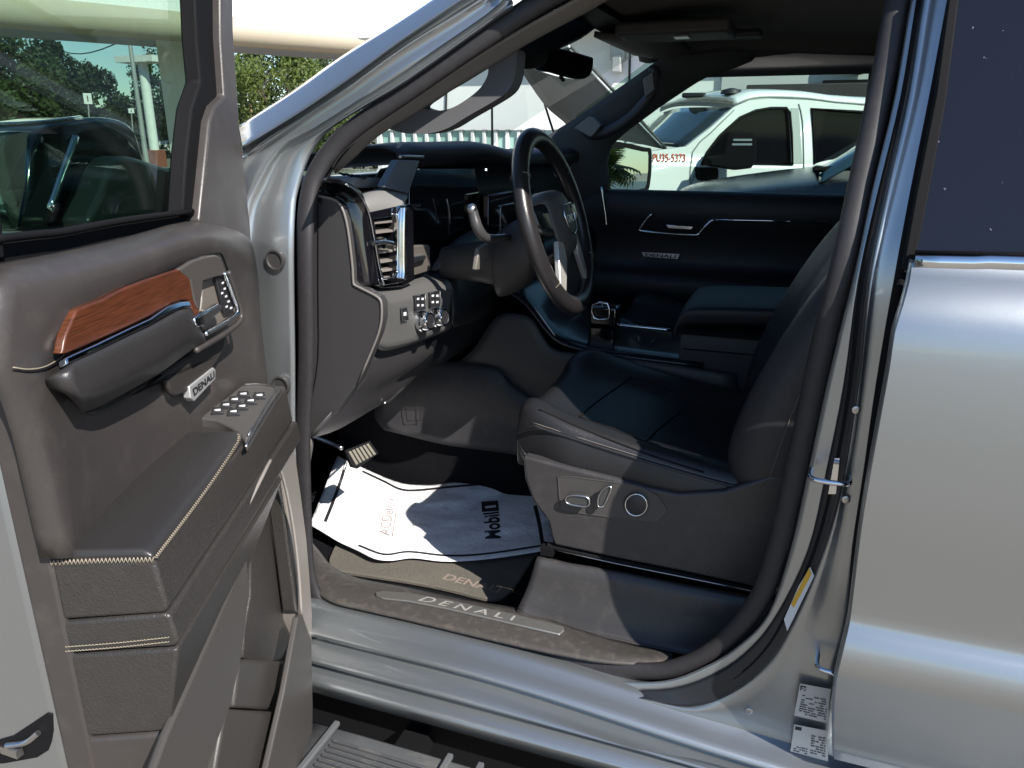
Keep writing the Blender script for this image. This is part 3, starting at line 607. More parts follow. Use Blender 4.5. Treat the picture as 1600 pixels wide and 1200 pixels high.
# --- centre console
CON = mat('console_plastic', (.028, .029, .034), .5, bump=('leather', 700, .2, .0006))
cp = [rw(('y', .15), (792, 488), (820, 492), (836, 503), (850, 527), (868, 546), (915, 553), (985, 560), (1070, 572), (1150, 585)),
      rw(('y', .16), (770, 500), (812, 503), (828, 514), (842, 536), (862, 556), (912, 562), (985, 570), (1070, 582), (1150, 595)),
      rw(('y', .16), (740, 545), (790, 548), (815, 560), (840, 575), (865, 586), (912, 590), (985, 600), (1070, 612), (1150, 625)),
      rw(('y', .15), (706, 578), (775, 585), (800, 600), (835, 612), (870, 620), (912, 625), (985, 640), (1070, 650), (1150, 660)),
      rw(('y', .16), (700, 620), (780, 640), (812, 665), (840, 680), (870, 700), (912, 700), (985, 700), (1070, 710), (1150, 720))]
con = obj('centre_console', gloft(None, cp, 3, 3), mat('console_side', (.03, .029, .03), .55, bump=('leather', 800, .12, .0005)), T, solid=.006, smooth=60)
obj('console_top', gloft(None, [[(x, .15, z), (x, .13, z+.012), (x, 0, z+.014), (x, -.25, z+.012), (x, -.30, z-.02)] for x, z in ((.86, 1.17), (.80, 1.165), (.72, 1.12), (.64, 1.03), (.55, 1.0), (.4, .99), (.2, .985))], 2, 3), mat('console_gloss', (.010, .012, .018), .15), con, solid=.005, smooth=60)
obj('console_edge', gtube(rw(('y', .14), (835, 480), (852, 504), (869, 527)), .0018, n=6), SATIN, con, smooth=180)
obj('console_strip', [gtube(rw(('y', .02), (958, 507), (1000, 511), (1050, 516)), .004, n=8)], CHROME, con, smooth=180)
obj('gear_selector', [gloft(None, [[(x, y_, z) for x, y_ in ((.47, .07), (.55, .07), (.55, -.01), (.47, -.01))] for z in (.99, 1.05)], 1, 1, closed=True), gbox((.51, .03, 1.085), (.085, .06, .06))], GLOSS, con, bevel=.008, seg=3)
obj('selector_ring', gtube(rw(('y', .07), (926, 476), (949, 474), (952, 494), (946, 499), (928, 497)), .003, closed=True, n=8, sm=2), CHROME, con, smooth=180)
obj('console_mark', gtube(rw(('z', 1.012), (990, 524), (998, 526), (998, 531)), .0016, n=6, sm=1), SATIN, con, smooth=180)
obj('console_mark', gtube(rw(('z', 1.012), (1018, 535), (1023, 529)), .0014, n=6, sm=1), SATIN, con, smooth=180)
AR = mat('armrest_leather', (.014, .014, .018), .55, bump=('leather', 500, .3, .001))
lid = gloft(None, [[(x, y_, z+dz) for y_, dz in ((.13, -.05), (.14, -.015), (.12, .0), (0, .006), (-.2, 0), (-.22, -.04))] for x, z in ((.285, 1.10), (.27, 1.135), (.22, 1.15), (0, 1.16), (-.3, 1.165))], 3, 3)
obj('armrest_lid', lid, AR, con, solid=.01, smooth=60)
low = gloft(None, [[(x, y_, z) for y_, z in ((.125, .62), (.13, .85), (.135, 1.02), (.13, 1.07), (.12, 1.08), (-.2, 1.08))] for x in (.27, .255, .2, 0, -.3)], 2, 3)
obj('armrest_bin', low, AR, con, solid=.01, smooth=60)
obj('lid_seam', [gtube([(x, .141, 1.075) for x in (.27, .1, -.3)], .003, n=6, sm=1), gtube([(x, .138, 1.03) for x in (.26, .1, -.3)], .0018, n=6, sm=1)], BLACK, con, smooth=180)
# tunnel / footwell side
tw = [rw(('y', .16), (600, 560), (660, 560), (700, 565), (775, 575), (800, 600), (860, 640)),
      rw(('y', .18), (590, 610), (640, 605), (700, 600), (775, 605), (812, 640), (860, 670)),
      rw(('y', .17), (585, 650), (640, 650), (700, 655), (775, 665), (820, 675), (870, 690)),
      rw(('y', .18), (600, 672), (640, 682), (700, 696), (775, 706), (820, 713), (880, 720))]
tun = obj('footwell_panel', gloft(None, tw, 3, 3), mat('footwell_grey', (.028, .027, .030), .6, bump=('n', 400, .15, .001), dust=(14, .2, (.14, .12, .1))), T, solid=.006, smooth=60)
obj('panel_hatch', gtube(rw(('y', .186), (633, 633), (656, 634), (657, 657), (636, 658)), .0012, closed=True, n=6, sm=1), BLACK, tun, smooth=180)
# --- floor, firewall
obj('carpet', [gbox((.55, 0, .44), (2.5, 1.72, .04)), gbox((1.78, 0, .9), (.03, 1.7, 1.0)), gbox((1.64, .40, .60), (.42, .9, .02), Matrix.Rotation(R(-50), 3, 'Y')), gbox((.35, -.05, .62), (2.1, .4, .36))], CARPET, T)
kp = obj('kick_panel', gloft(None, [rw(('s', -.10), (486, 684), (478, 740), (476, 800), (484, 850)), rw(('s', -.15), (490, 690), (482, 740), (478, 790), (486, 850)), rw(('s', -.2), (489, 700), (481, 750), (478, 800), (488, 860))], 3, 2), BEIGE, T, solid=.004, smooth=60)
# pedal
pe = obj('brake_pedal', gplate(('p', M(('y', .55), 568, 706), Vector((-.8, .25, .55)).normalized()), [(540, 703), (578, 688), (592, 708), (561, 731), (550, 728)], .012), BLACK, T, bevel=.002)
def lerp2(a, b, t): return (a[0]+(b[0]-a[0])*t, a[1]+(b[1]-a[1])*t)
pr = []
for i in range(6):
    t0 = (i+.18)/6; t1 = (i+.82)/6
    a, b = lerp2((544, 706), (580, 692), t0*.0+.06), 0
    L0, L1 = (544, 706), (556, 727); R0_, R1_ = (577, 692), (589, 709)
    pr.append(gplate(('p', M(('y', .55), 568, 706)+Vector((-.8, .25, .55)).normalized()*.004, Vector((-.8, .25, .55)).normalized()), [lerp2(L0, R0_, t0), lerp2(L0, R0_, t1), lerp2(L1, R1_, t1), lerp2(L1, R1_, t0)], .004))
obj('pedal_ribs', pr, mat('pedal_rubber', (.17, .155, .125), .7, var=(50, .2)), pe, bevel=.001)
obj('pedal_arm', gtube([M(('y', .55), 545, 702)+Vector((.02, 0, 0)), M(('y', .55), 525, 692)+Vector((.03, 0, .0)), M(('y', .56), 503, 681)+Vector((.05, 0, 0))], .006, n=8), SATIN, pe, smooth=180)
# --- seats
def zp(x): return .915+.085*min(1, max(0, (x-.02)/.50))**1.2
def cushion(y0, y1):
    cols = [(0, -.12), (-.01, -.06), (.0, 0), (.03, .016), (.08, .008), (.14, -.018), (.29, -.026), (.43, -.018), (.49, .006), (.545, .014), (.575, -.01), (.58, -.12)]
    rows = []
    for x, dz in ((.470, -.14), (.530, -.085), (.552, -.045), (.546, -.008), (.51, .010), (.44, .004), (.36, 0), (.25, 0), (.15, 0), (.05, .0), (-.06, .02)):
        r = []
        for dy, h in cols:
            k = 1 if dz > -.03 else .3
            inset = .03*max(0, (x-.47)/.08)*(1 if dy < .1 or dy > .48 else 0)
            yy = y0-dy*(y0-y1)/.58
            zz = zp(x)+h*k+dz
            if h == -.12: zz = min(zp(x)-.12, zz)
            r.append((x+(.018 if x > .4 else 0)-(.022*(abs(dy-.29)/.29)**3 if x > .4 else 0), yy+(-inset if dy < .3 else inset), zz))
        rows.append(r)
    return gloft(None, rows, 3, 3)
seat = obj('driver_seat', cushion(.735, .155), LEATHB, T, smooth=180)
SSTI = mat('seat_thread', (.16, .14, .12), .7)
pip = [M(('y', .737), *p) for p in ((822, 648), (860, 665), (905, 685), (960, 703), (1010, 722), (1060, 737), (1110, 748))]
for k, dz in enumerate((0, .009)):
    obj('seat_stitching', gtube([(x, .737+.002*k, zp(x)-.004-dz) for x in (.50, .44, .36, .27, .18, .10, .03)], .0009, n=6), SSTI, seat, smooth=180)
obj('seat_piping', gtube([(x, .741, zp(x)-.009) for x in (.505, .44, .36, .27, .18, .10, .03)], .0035, n=8), LEATHB, seat, smooth=180)
def back(y0, y1, sx=0):
    rows = []
    for z, x in ((.88, .03+sx), (.95, .055+sx), (1.02, .05+sx), (1.12, .02+sx), (1.25, -.035+sx), (1.36, -.095+sx), (1.46, -.17+sx), (1.54, -.25+sx), (1.57, -.33+sx)):
        r = []
        for dy, fx in ((0, -.20), (-.012, -.10), (-.005, -.02), (.02, .02), (.05, .024), (.10, 0), (.14, -.02), (.29, -.03), (.44, -.02), (.48, 0), (.53, .024), (.56, .02), (.585, -.02), (.59, -.20)):
            r.append((x+fx, y0-dy*(y0-y1)/.58, z))
        rows.append(r)
    return gloft(None, rows, 3, 3)
bk = obj('backrest', back(.745, .165), mat('back_leather', (.022, .022, .026), .45, bump=('leather', 500, .35, .001)), seat, smooth=180)
obj('back_stitching', [gtube([(x+.022, .712, z) for z, x in ((.95, .055), (1.02, .05), (1.12, .02), (1.25, -.035), (1.36, -.095), (1.46, -.17))], .001, n=6), gtube([(x-.06, .758, z) for z, x in ((.95, .055), (1.12, .02), (1.25, -.035), (1.36, -.095), (1.46, -.17))], .001, n=6)], SSTI, seat, smooth=180)
shield = [(817, 713), (850, 721), (900, 734), (960, 748), (1010, 762), (1060, 772), (1130, 768), (1200, 745), (1290, 730), (1290, 925), (1178, 917), (1060, 892), (960, 872), (866, 852), (861, 838), (856, 815), (832, 782), (820, 748)]
SH = mat('seat_shield', (.040, .038, .039), .40, bump=('leather', 800, .15, .0006), dust=(30, .15, (.2, .18, .15)))
ST_ = ptree(seat)
def drape2(pts, lift=.0, sm=4):
    out = []
    for p in cr([(a, b, 0) for a, b in pts], sm):
        d = ray(p.x, p.y).normalized(); h = ST_.ray_cast(CAM, d)
        if h[0] is not None: out.append(h[0]-d*lift)
    return out
for q in (((905, 652), (930, 630), (965, 605), (985, 590)), ((905, 652), (960, 672), (1030, 698), (1100, 722)), ((985, 590), (1040, 606), (1100, 640), (1140, 672)), ((1010, 690), (1030, 670), (1062, 645)), ((842, 640), (870, 652), (905, 668), (960, 690), (1030, 716), (1100, 738))):
    P__ = drape2(q)
    if len(P__) > 2: obj('cushion_seam', gtube(P__, .0024, n=6, sm=1), BLACK, seat, smooth=180)
shd = obj('side_shield', gplate(('y', .757), shield, .03), SH, seat, bevel=.006, seg=3)
rec = [(872, 745), (885, 744), (930, 750), (985, 757), (1006, 763), (1028, 775), (1042, 796), (1041, 802), (1026, 818), (1000, 815), (940, 806), (878, 798), (874, 775)]
obj('switch_recess', [gtube(rw(('y', .758), *rec), .0016, closed=True, n=6, sm=1), gplate(('y', .7585), rec, .001)], mat('recess', (.06, .056, .054), .45), seat, bevel=0, smooth=40)
def oval(cx, cy, a, b, ang, n=12): return [(cx+a*math.cos(t)*math.cos(ang)-b*math.sin(t)*math.sin(ang), cy+a*math.cos(t)*math.sin(ang)+b*math.sin(t)*math.cos(ang)) for t in [k*2*math.pi/n for k in range(n)]]
b1_ = [(884, 780), (890, 774), (915, 776), (921, 783), (918, 791), (900, 790), (886, 786)]
b2_ = [(934, 790), (936, 774), (946, 762), (955, 761), (952, 772), (943, 791), (938, 792)]
for nm, bb in (('seat_switch', b1_), ('recline_switch', b2_)):
    obj(nm, gplate(('y', .775), bb, .016), mat(nm+'_face', (.05, .05, .05), .4), seat, bevel=.003)
    obj('switch_ring', gtube(rw(('y', .776), *bb), .0022, closed=True, n=8, sm=2), SATIN, seat, smooth=180)
obj('lumbar_switch', glathe(M(('y', .757), 994, 788), (0, 1, 0), [(.026, 0), (.026, .008), (.022, .010), (.001, .011)], 32), mat('lumbar', (.02, .02, .024), .35), seat, smooth=40)
obj('switch_ring', gtube([M(('y', .767), 994+17*math.cos(t*math.pi/12), 789+17*math.sin(t*math.pi/12)) for t in range(24)], .0018, closed=True, n=8, sm=1), CHROME, seat, smooth=180)
obj('seat_rail', [gtube(rw(('y', .745), (856, 852), (960, 876), (1060, 897), (1178, 922)), .008, n=10, sm=2), gbox(M(('y', .745), 857, 858), (.03, .03, .02))], BLACK, seat, smooth=50)
obj('rail_edge', gtube(rw(('y', .756), (870, 860), (960, 880), (1060, 900), (1178, 924)), .0012, n=6, sm=2), SATIN, seat, smooth=180)
rc = [rw(('y', .735), (843, 868), (870, 874), (895, 880), (960, 890), (1060, 910), (1178, 932), (1260, 950)),
      rw(('y', .765), (838, 873), (865, 880), (893, 886), (960, 897), (1060, 917), (1178, 940), (1260, 958)),
      rw(('y', .78), (825, 915), (855, 925), (890, 932), (960, 945), (1060, 965), (1178, 985), (1260, 1000)),
      rw(('y', .80), (810, 948), (845, 962), (888, 975), (960, 990), (1060, 1010), (1178, 1030), (1260, 1040)),
      rw(('y', .81), (808, 954), (845, 968), (888, 982), (960, 998), (1060, 1020), (1178, 1040), (1260, 1050))]
obj('seat_base_cover', gloft(None, rc, 3, 3), SH, seat, solid=.006, smooth=60)
pseat = obj('passenger_seat', cushion(-.155, -.735), LEATHB, T, smooth=180)
obj('backrest', back(-.16, -.74, -.25), LEATHB, pseat, smooth=180)
# --- passenger side: door, pillar, handle, mirror
PD = mat('passenger_panel', (.014, .015, .019), .5, bump=('leather', 600, .2, .0008))
pdoor = obj('passenger_door', gloft(None, [[(x, y_, z) for x in (1.2, .8, .5, .2, -.1, -.4)] for y_, z in ((-.90, 1.385), (-.86, 1.392), (-.83, 1.37), (-.82, 1.30), (-.85, 1.2), (-.85, 1.1), (-.78, 1.06), (-.78, .98), (-.82, .9), (-.82, .5))], 2, 3), PD, T, solid=.01, smooth=60)
obj('door_trim_line', [gtube(rw(('y', -.815), (1110, 344), (1150, 344), (1200, 345), (1290, 348)), .004, n=8, sm=1, r2=.002, up=(0, 0, 1)), gtube(rw(('y', -.812), (1020, 334), (1012, 340), (1000, 357), (1003, 361), (1045, 365), (1088, 367), (1094, 362), (1110, 346), (1116, 344)), .0055, n=8, sm=2)], CHROME, pdoor, smooth=180)
obj('door_handle', gplate(('y', -.80), [(1040, 351), (1084, 354), (1080, 359), (1044, 357)], .012), CHROME, pdoor, bevel=.002)
bd = obj('door_badge', gplate(('y', -.825), [(1002, 394), (1062, 397), (1059, 405), (1006, 401)], .006), SATIN, pdoor, bevel=.001)
text('badge_letters', 'DENALI', PBLK, pdoor, Q(('y', -.8245), (1009, 400.5), (1055, 403.5), (1057, 398.5), (1008, 395.5)), bold=.03)
obj('armrest_line', gtube(rw(('y', -.78), (945, 444), (985, 446), (1000, 448)), .002, n=6, sm=2), SATIN, pdoor, smooth=180)
obj('end_vent_trim', gtube(rw(('y', -.80), (939, 292), (942, 310), (946, 335), (948, 355)), .005, n=8), CHROME, T, smooth=180)
pp = [rw(('y', -.74), (838, 230), (852, 214), (905, 181), (960, 142), (1010, 107), (1031, 90), (1036, 80), (1034, 70)),
      rw(('y', -.755), (862, 262), (882, 240), (930, 205), (985, 165), (1035, 128), (1058, 105), (1070, 90), (1080, 60)),
      rw(('y', -.80), (890, 310), (925, 270), (955, 225), (1010, 180), (1060, 145), (1100, 120), (1140, 103), (1180, 60)),
      rw(('y', -.86), (900, 325), (950, 303), (953, 231), (1010, 183), (1062, 147), (1102, 121), (1180, 94), (1200, 60))]
obj('passenger_pillar', gloft(None, pp, 3, 3), mat('pillar_cloth', (.06, .066, .072), .8, bump=('n', 500, .2, .001)), T, solid=.005, smooth=60)
gh = rw(('y', -.70), (905, 196), (922, 210), (948, 206), (980, 188), (1008, 160), (1022, 138), (1024, 112), (1014, 108))
obj('passenger_grab_handle', gtube(gh, [.012, .018, .02, .02, .02, .02, .018, .012], n=12, sm=4), mat('handle_dark', (.035, .038, .048), .5), T, smooth=180)
CVG = mat('cover_grey', (.16, .17, .17), .5)
obj('handle_cover', gplate(('y', -.66), [(897, 200), (920, 182), (926, 183), (939, 196), (926, 212), (922, 214)], .04), CVG, T, bevel=.003)
obj('handle_cover', gplate(('y', -.67), [(1004, 124), (1020, 112), (1023, 140), (1008, 152)], .03), CVG, T, bevel=.003)
obj('passenger_header', gloft(None, [[(x, y_, z) for x, z in ((.45, 1.905), (.30, 1.905), (0, 1.90), (-.22, 1.885), (-.5, 1.88))] for y_ in (-.72, -.78)]+[[(.34, -.86, 1.825), (.18, -.86, 1.855), (0, -.86, 1.868), (-.18, -.86, 1.866), (-.5, -.86, 1.86)]], 3, 3), HEAD, T, solid=.005, smooth=60)
pb = rw(('y', -.86), (1352, 60), (1362, 84), (1350, 180), (1325, 304), (1300, 420))
obj('passenger_centre_pillar', gprism([*rw(('y', -.86), (1352, 70), (1363, 84), (1350, 180), (1326, 305)), Vector((-.4, -.86, 1.36)), Vector((-.4, -.86, 1.92))], (0, -.05, 0)), BLACK, T)
obj('passenger_window', gplate(('y', -.90), [(900, 320), (900, 180), (1060, 60), (1380, 40), (1340, 320)], .004), GLASSP, pdoor)
pm = thing_pm = obj('passenger_mirror', gplate(('p', Vector((.80, -1.12, 1.5)), Vector((-.83, .557, .03)).normalized()), sm2([(950, 226), (1008, 230), (1019, 238), (1016, 290), (1006, 300), (970, 304), (945, 302)], 3), .07), BLACK, T, bevel=.004)
MIR = mat('mirror_glass', (.8, .85, .85), .01, 1)
obj('mirror_glass', gplate(('p', Vector((.795, -1.118, 1.5))+Vector((-.83, .557, .03)).normalized()*.01, Vector((-.83, .557, .03)).normalized()), sm2([(952, 234), (1004, 237), (1013, 243), (1010, 288), (1002, 295), (970, 301), (948, 299)], 2), .003), MIR, pm)
# --- windshield, header, headliner, mirror
ws = [[(1.36, y, 1.46) for y in (.78, .4, 0, -.4, -.8)], [(.95, y, 1.70) for y in (.74, .4, 0, -.4, -.77)], [(.52, y, 1.92) for y in (.70, .4, 0, -.4, -.74)]]
obj('windshield', gloft(None, ws, 3, 4), GLASS, T, smooth=180)
hl = [[(x, y, z+(-.045 if abs(y) > .7 else 0)+.02*math.sin(4*x)) for y in (.80, .66, .4, 0, -.4, -.66, -.76)] for x, z in ((.60, 1.885), (.56, 1.875), (.50, 1.885), (.30, 1.905), (0, 1.905), (-.5, 1.90), (-1.6, 1.88))]
obj('headliner', gloft(None, hl, 3, 3), HEAD, T, solid=.02, smooth=60)
obj('roof_panel', gloft(None, [[(x, y, z) for y, z in ((.845, 1.86), (.82, 1.91), (.70, 1.95), (0, 1.98), (-.70, 1.95), (-.83, 1.90), (-.86, 1.80))] for x in (.52, .3, -.5, -1.7)], 3, 3), PAINT, T, solid=.006)
obj('roof_header', gbox((.545, 0, 1.91), (.1, 1.44, .05)), BLACK, T)
for nm, c, s_ in (('firewall_side', (1.5, -.9, .95), (.62, .04, .98)), ('firewall_side', (1.5, .88, .95), (.55, .04, .98)), ('cab_rear_wall', (-1.72, 0, 1.2), (.05, 1.9, 1.55)), ('cab_side_wall', (-1.0, -.92, 1.2), (1.5, .05, 1.5)), ('rear_floor', (-.9, 0, .42), (1.7, 1.8, .05)), ('rear_bench', (-1.15, 0, 1.1), (.3, 1.5, 1.1))): obj(nm, gbox(c, s_), BLACK, T)
obj('sun_visor', [gloft(None, [[(x, y, z) for y in (-.08, -.3, -.5, -.66)] for x, z in ((.60, 1.865), (.5, 1.852), (.40, 1.868))], 3, 3)], HEAD, T, solid=.016, smooth=60)
oc = obj('overhead_console', [gbox((.36, -.05, 1.868), (.30, .20, .035)), gbox((.20, -.30, 1.88), (.10, .10, .02))], mat('overhead_grey', (.05, .05, .05), .6), T, bevel=.012, seg=3)
obj('map_lamp', gbox((.34, -.02, 1.848), (.04, .05, .004)), SATIN, oc, bevel=.001)
cc = obj('camera_cover', gloft(None, [rw(('x', .62), (800, 72), (830, 52), (880, 26), (905, 18)), rw(('x', .60), (808, 88), (850, 74), (900, 52), (932, 38)), rw(('x', .60), (812, 96), (850, 84), (905, 60), (932, 42)), rw(('x', .66), (815, 97), (852, 86), (905, 62), (932, 43))], 3, 3), BLACK, T, solid=.004, smooth=60)
rvm = obj('rear_view_mirror', gplate(('p', M(('x', .60), 884, 98), Vector((-.93, .28, -.1)).normalized()), sm2([(842, 74), (850, 70), (885, 78), (922, 88), (928, 92), (926, 112), (918, 122), (900, 124), (862, 114), (846, 106)], 2), .03), GLOSS, T, bevel=.005, seg=3)
obj('mirror_stem', [gtube([M(('x', .60), 884, 92)+Vector((.04, 0, 0)), M(('x', .68), 860, 84), M(('x', .68), 840, 78)], .012, n=10), gtube(rw(('x', .62), (808, 84), (822, 92), (842, 90)), .022, n=12), gtube(rw(('x', .585), (876, 120), (880, 125)), .005, n=8)], BLACK, rvm, smooth=180)
# --- loose things on the floor
fm = obj('floor_mat', gplate(('z', .475), sm2([(516, 868), (515, 880), (524, 890), (560, 896), (640, 908), (700, 920), (752, 933), (776, 935), (795, 926), (812, 905), (835, 868), (860, 830), (840, 760), (700, 770), (560, 790), (530, 840)], 3), .012), mat('mat_pile', (.13, .12, .10), .95, bump=('n', 260, 1, .006), var=(120, .25), dust=(8, .5, (.24, .21, .16))), None, bevel=.003)
tag(fm, 'dusty dark grey carpet mat lying in the driver footwell under the white paper sheet', 'floor mat')
text('mat_letters', 'DENALI', mat('mat_print', (.24, .19, .16), .9), fm, Q(('z', .475), (690, 905), (778, 927), (786, 918), (700, 897)), bold=.02)
ol = {'tl': (527, 712)}
top = [(527, 712, .10), (548, 722, .09), (570, 732, .06), (592, 742, .05), (615, 751, .035), (640, 757, .03), (680, 757, .028), (720, 750, .03), (765, 747, .03), (815, 736, .03), (850, 730, .03)]
bot = [(484, 820, .04), (505, 832, .03), (530, 847, .02), (558, 860, .02), (585, 873, .018), (612, 876, .012), (645, 872, .016), (690, 877, .014), (735, 876, .012), (790, 870, .012), (866, 858, .015)]
fz = .476
rws = []
rnd = random.Random(5)
for i in range(13):
    v = i/12; r = []
    for j, (a, b) in enumerate(zip(top, bot)):
        x = a[0]+(b[0]-a[0])*v; y = a[1]+(b[1]-a[1])*v; wv = a[2]+(b[2]-a[2])*v
        wv += (.0035*math.sin(j*1.9+v*5)+.003*math.sin(v*11+j)+.008*rnd.random()*(1 if 0 < i < 12 else .3))
        r.append(M(('z', fz), x, y, wv))
    rws.append(r)
PAP = mat('paper_sheet', (.84, .84, .86), .8, bump=('n', 24, .75, .012), var=(14, .03), dust=(11, .6, (.42, .42, .46)))
pap = obj('paper_floor_cover', gloft(None, rws, 4, 3), PAP, None, solid=.0006, smooth=180)
tag(pap, 'white crumpled paper floor protector with black border spread over the driver footwell mat', 'paper mat')
PT = ptree(pap)
def drop(x, y, lift=.0012):
    d = ray(x, y).normalized(); h = PT.ray_cast(CAM, d)
    return (h[0]-d*lift) if h[0] is not None else M(('z', fz), x, y, .02)
def onsheet(name, pts, wpx, m, sm=3):
    P = cr([(x, y, 0) for x, y in pts], sm); V = []; F = []
    for i, p in enumerate(P):
        q = P[min(i+1, len(P)-1)]-P[max(0, i-1)]; q.normalize(); nx, ny = -q.y*wpx/2, q.x*wpx/2
        V += [drop(p.x+nx, p.y+ny), drop(p.x-nx, p.y-ny)]
    for i in range(len(P)-1): F.append((2*i, 2*i+1, 2*i+3, 2*i+2))
    return V, F
g = [onsheet('b', [(541, 722), (532, 752), (520, 785), (508, 815)], 5, None, 12), onsheet('b', [(566, 736), (600, 752), (625, 764), (650, 766), (700, 761), (760, 755), (822, 743)], 3.2, None, 12),
     onsheet('b', [(836, 790), (842, 815), (848, 850)], 6, None, 10), onsheet('b', [(560, 852), (600, 866), (640, 862), (700, 868), (760, 865), (850, 852)], 3, None, 12)]
obj('border_line', g, PBLK, pap, smooth=180)
def sheettext(name, s, q, m, bold=.0):
    o = text(name, s, m, pap, bold=bold, quad= [Vector((a[0], a[1], 0)) for a in q], lift=0)
    for f in list(o.data.vertices): f.co = drop(f.co.x, f.co.y, .0026 if s == '1' else .0016)
    return o
sheettext('oil_brand', 'Mobil', [(783, 841), (780, 799), (755, 802), (758, 842)], PBLK, .03)
sheettext('brand_numeral', '1', [(775, 792.5), (774.5, 789), (758, 791), (758.5, 794.5)], WHITE, .02)
V = [drop(780+(753-780)*v+(-2+1*v)*u, 798+(-16)*u+2*v, .0012) for v in [i/8 for i in range(9)] for u in [j/6 for j in range(7)]]
obj('numeral_box', (V, [(i*7+j, i*7+j+1, i*7+j+8, i*7+j+7) for i in range(8) for j in range(6)]), PBLK, pap, smooth=180)
sheettext('parts_brand', 'ACDelco', [(609, 837), (617, 780), (603, 780), (591, 834)], mat('faded_print', (.34, .27, .27), .7))
obj('brand_rule', [onsheet('r', [(613, 838), (619, 800)], 1.6, None, 6)], mat('faded_print2', (.34, .27, .27), .7), pap)
# ============================================================ THE OPEN DRIVER DOOR
def DP(u, w, z): return DH+DU*u+DN*w+Vector((0, 0, z))
def dbox(u0, u1, w0, w1, z0, z1):
    V = [DP(u, w, z) for u in (u0, u1) for w in (w0, w1) for z in (z0, z1)]
    return V, [(0, 1, 3, 2), (4, 6, 7, 5), (0, 4, 5, 1), (2, 3, 7, 6), (0, 2, 6, 4), (1, 5, 7, 3)]
ED = ('e', .75)
door = obj('driver_door', [dbox(.0, .744, -.13, -.001, .40, 1.405)], PAINT, T, bevel=.018, seg=4)
door['label'] = 'open front door swung wide'
DT = mat('door_trim', (.050, .044, .042), .37, bump=('leather', 700, .25, .0007), var=(5, .12), dust=(20, .10, (.28, .25, .21)))
DT2 = mat('door_trim_low', (.036, .033, .031), .36, bump=('leather', 330, .55, .0016), var=(30, .06), dust=(60, .05, (.2, .18, .15)))
DPAD = mat('door_pad', (.030, .028, .028), .34, bump=('leather', 500, .3, .0009), rvar=(25, .08))
P_ = [[(-14, 412, .00), (100, 392, .01), (200, 369, .01), (290, 346, .01), (345, 352, .005), (388, 358, -.005)],
      [(-14, 432, .045), (100, 408, .05), (200, 386, .05), (300, 358, .05), (356, 366, .045), (396, 385, .015)],
      [(-12, 470, .058), (100, 452, .07), (200, 424, .07), (300, 388, .07), (362, 396, .055), (404, 430, .02)],
      [(-6, 575, .056), (60, 565, .066), (130, 548, .05), (220, 505, .04), (330, 470, .03), (418, 500, .015)],
      [(10, 640, .05), (66, 640, .064), (140, 635, .045), (220, 605, .035), (320, 575, .03), (432, 570, .015)],
      [(30, 730, .04), (84, 735, .062), (150, 735, .045), (215, 690, .035), (300, 640, .03), (440, 612, .015)],
      [(62, 872, .03), (110, 872, .06), (150, 862, .045), (215, 770, .03), (290, 700, .03), (445, 640, .015)]]
up_ = obj('upper_trim', gloft(('d', 0), P_, 3, 4), DT, door, solid=.01, smooth=70)
obj('trim_edge', [dbox(.70, .752, -.006, .034, .45, 1.335), dbox(.70, .748, -.006, .05, 1.335, 1.42)], DT, door, bevel=.006, seg=3)
UT = ptree(up_)
def drape(T_, pts, lift, sm=4):
    out = []
    for p in cr([(a, b, 0) for a, b in pts], sm):
        d = ray(p.x, p.y).normalized(); h = T_.ray_cast(CAM, d)
        if h[0] is not None: out.append(h[0]-d*lift)
    return out
obj('trim_seam', gtube(drape(UT, ((20, 578), (45, 581), (70, 577), (92, 565), (103, 556)), 0), .0014, n=6, sm=1), BLACK, door, smooth=180)
obj('seam_thread', gtube(drape(UT, ((20, 574), (45, 577), (70, 573), (92, 561), (101, 553)), 0), .0008, n=6, sm=1), STITCH, door, smooth=180)
# front corner (mirror sail) trim and window surround
obj('sail_trim', gplate(('d', .012), [(345, -60), (364, -60), (365, 50), (375, 200), (386, 300), (396, 362), (404, 420), (440, 612), (436, 625), (372, 612), (350, 500), (335, 400), (312, 345), (318, 290), (328, 190), (336, 166), (352, 150), (346, 60)], .03), DT, door, bevel=.005, seg=3)
obj('window_surround', gplate(('d', -.004), [(303, -60), (350, -60), (352, 140), (342, 160), (332, 180), (316, 345), (286, 338), (292, 240), (300, 170), (314, 128), (308, 60)], .03), BLACK, door, bevel=.004)
obj('rear_window_post', [gplate(('d', .0), [(-150, -260), (-70, -260), (-34, 0), (-8, 215), (10, 405), (-150, 440)], .04)], BLACK, door, bevel=.004)
obj('belt_seal', gtube([M(('d', .0), *p) for p in ((-20, 375), (60, 366), (100, 362), (190, 345), (300, 330))], .005, n=10, sm=3, r2=.005), BLACK, door, smooth=180)
obj('window_sill', gplate(('d', -.012), [(-60, 378), (60, 368), (100, 364), (190, 348), (300, 332), (320, 400), (100, 440), (-60, 460)], .01), BLACK, door)
obj('top_window_rail', gplate(('d', -.0), [(-150, -180), (340, -110), (340, -60), (-100, -130)], .04), BLACK, door)
obj('door_glass', gplate(('d', -.03), [(-200, -200), (345, -120), (325, 345), (-200, 470)], .005), GLASST, door)
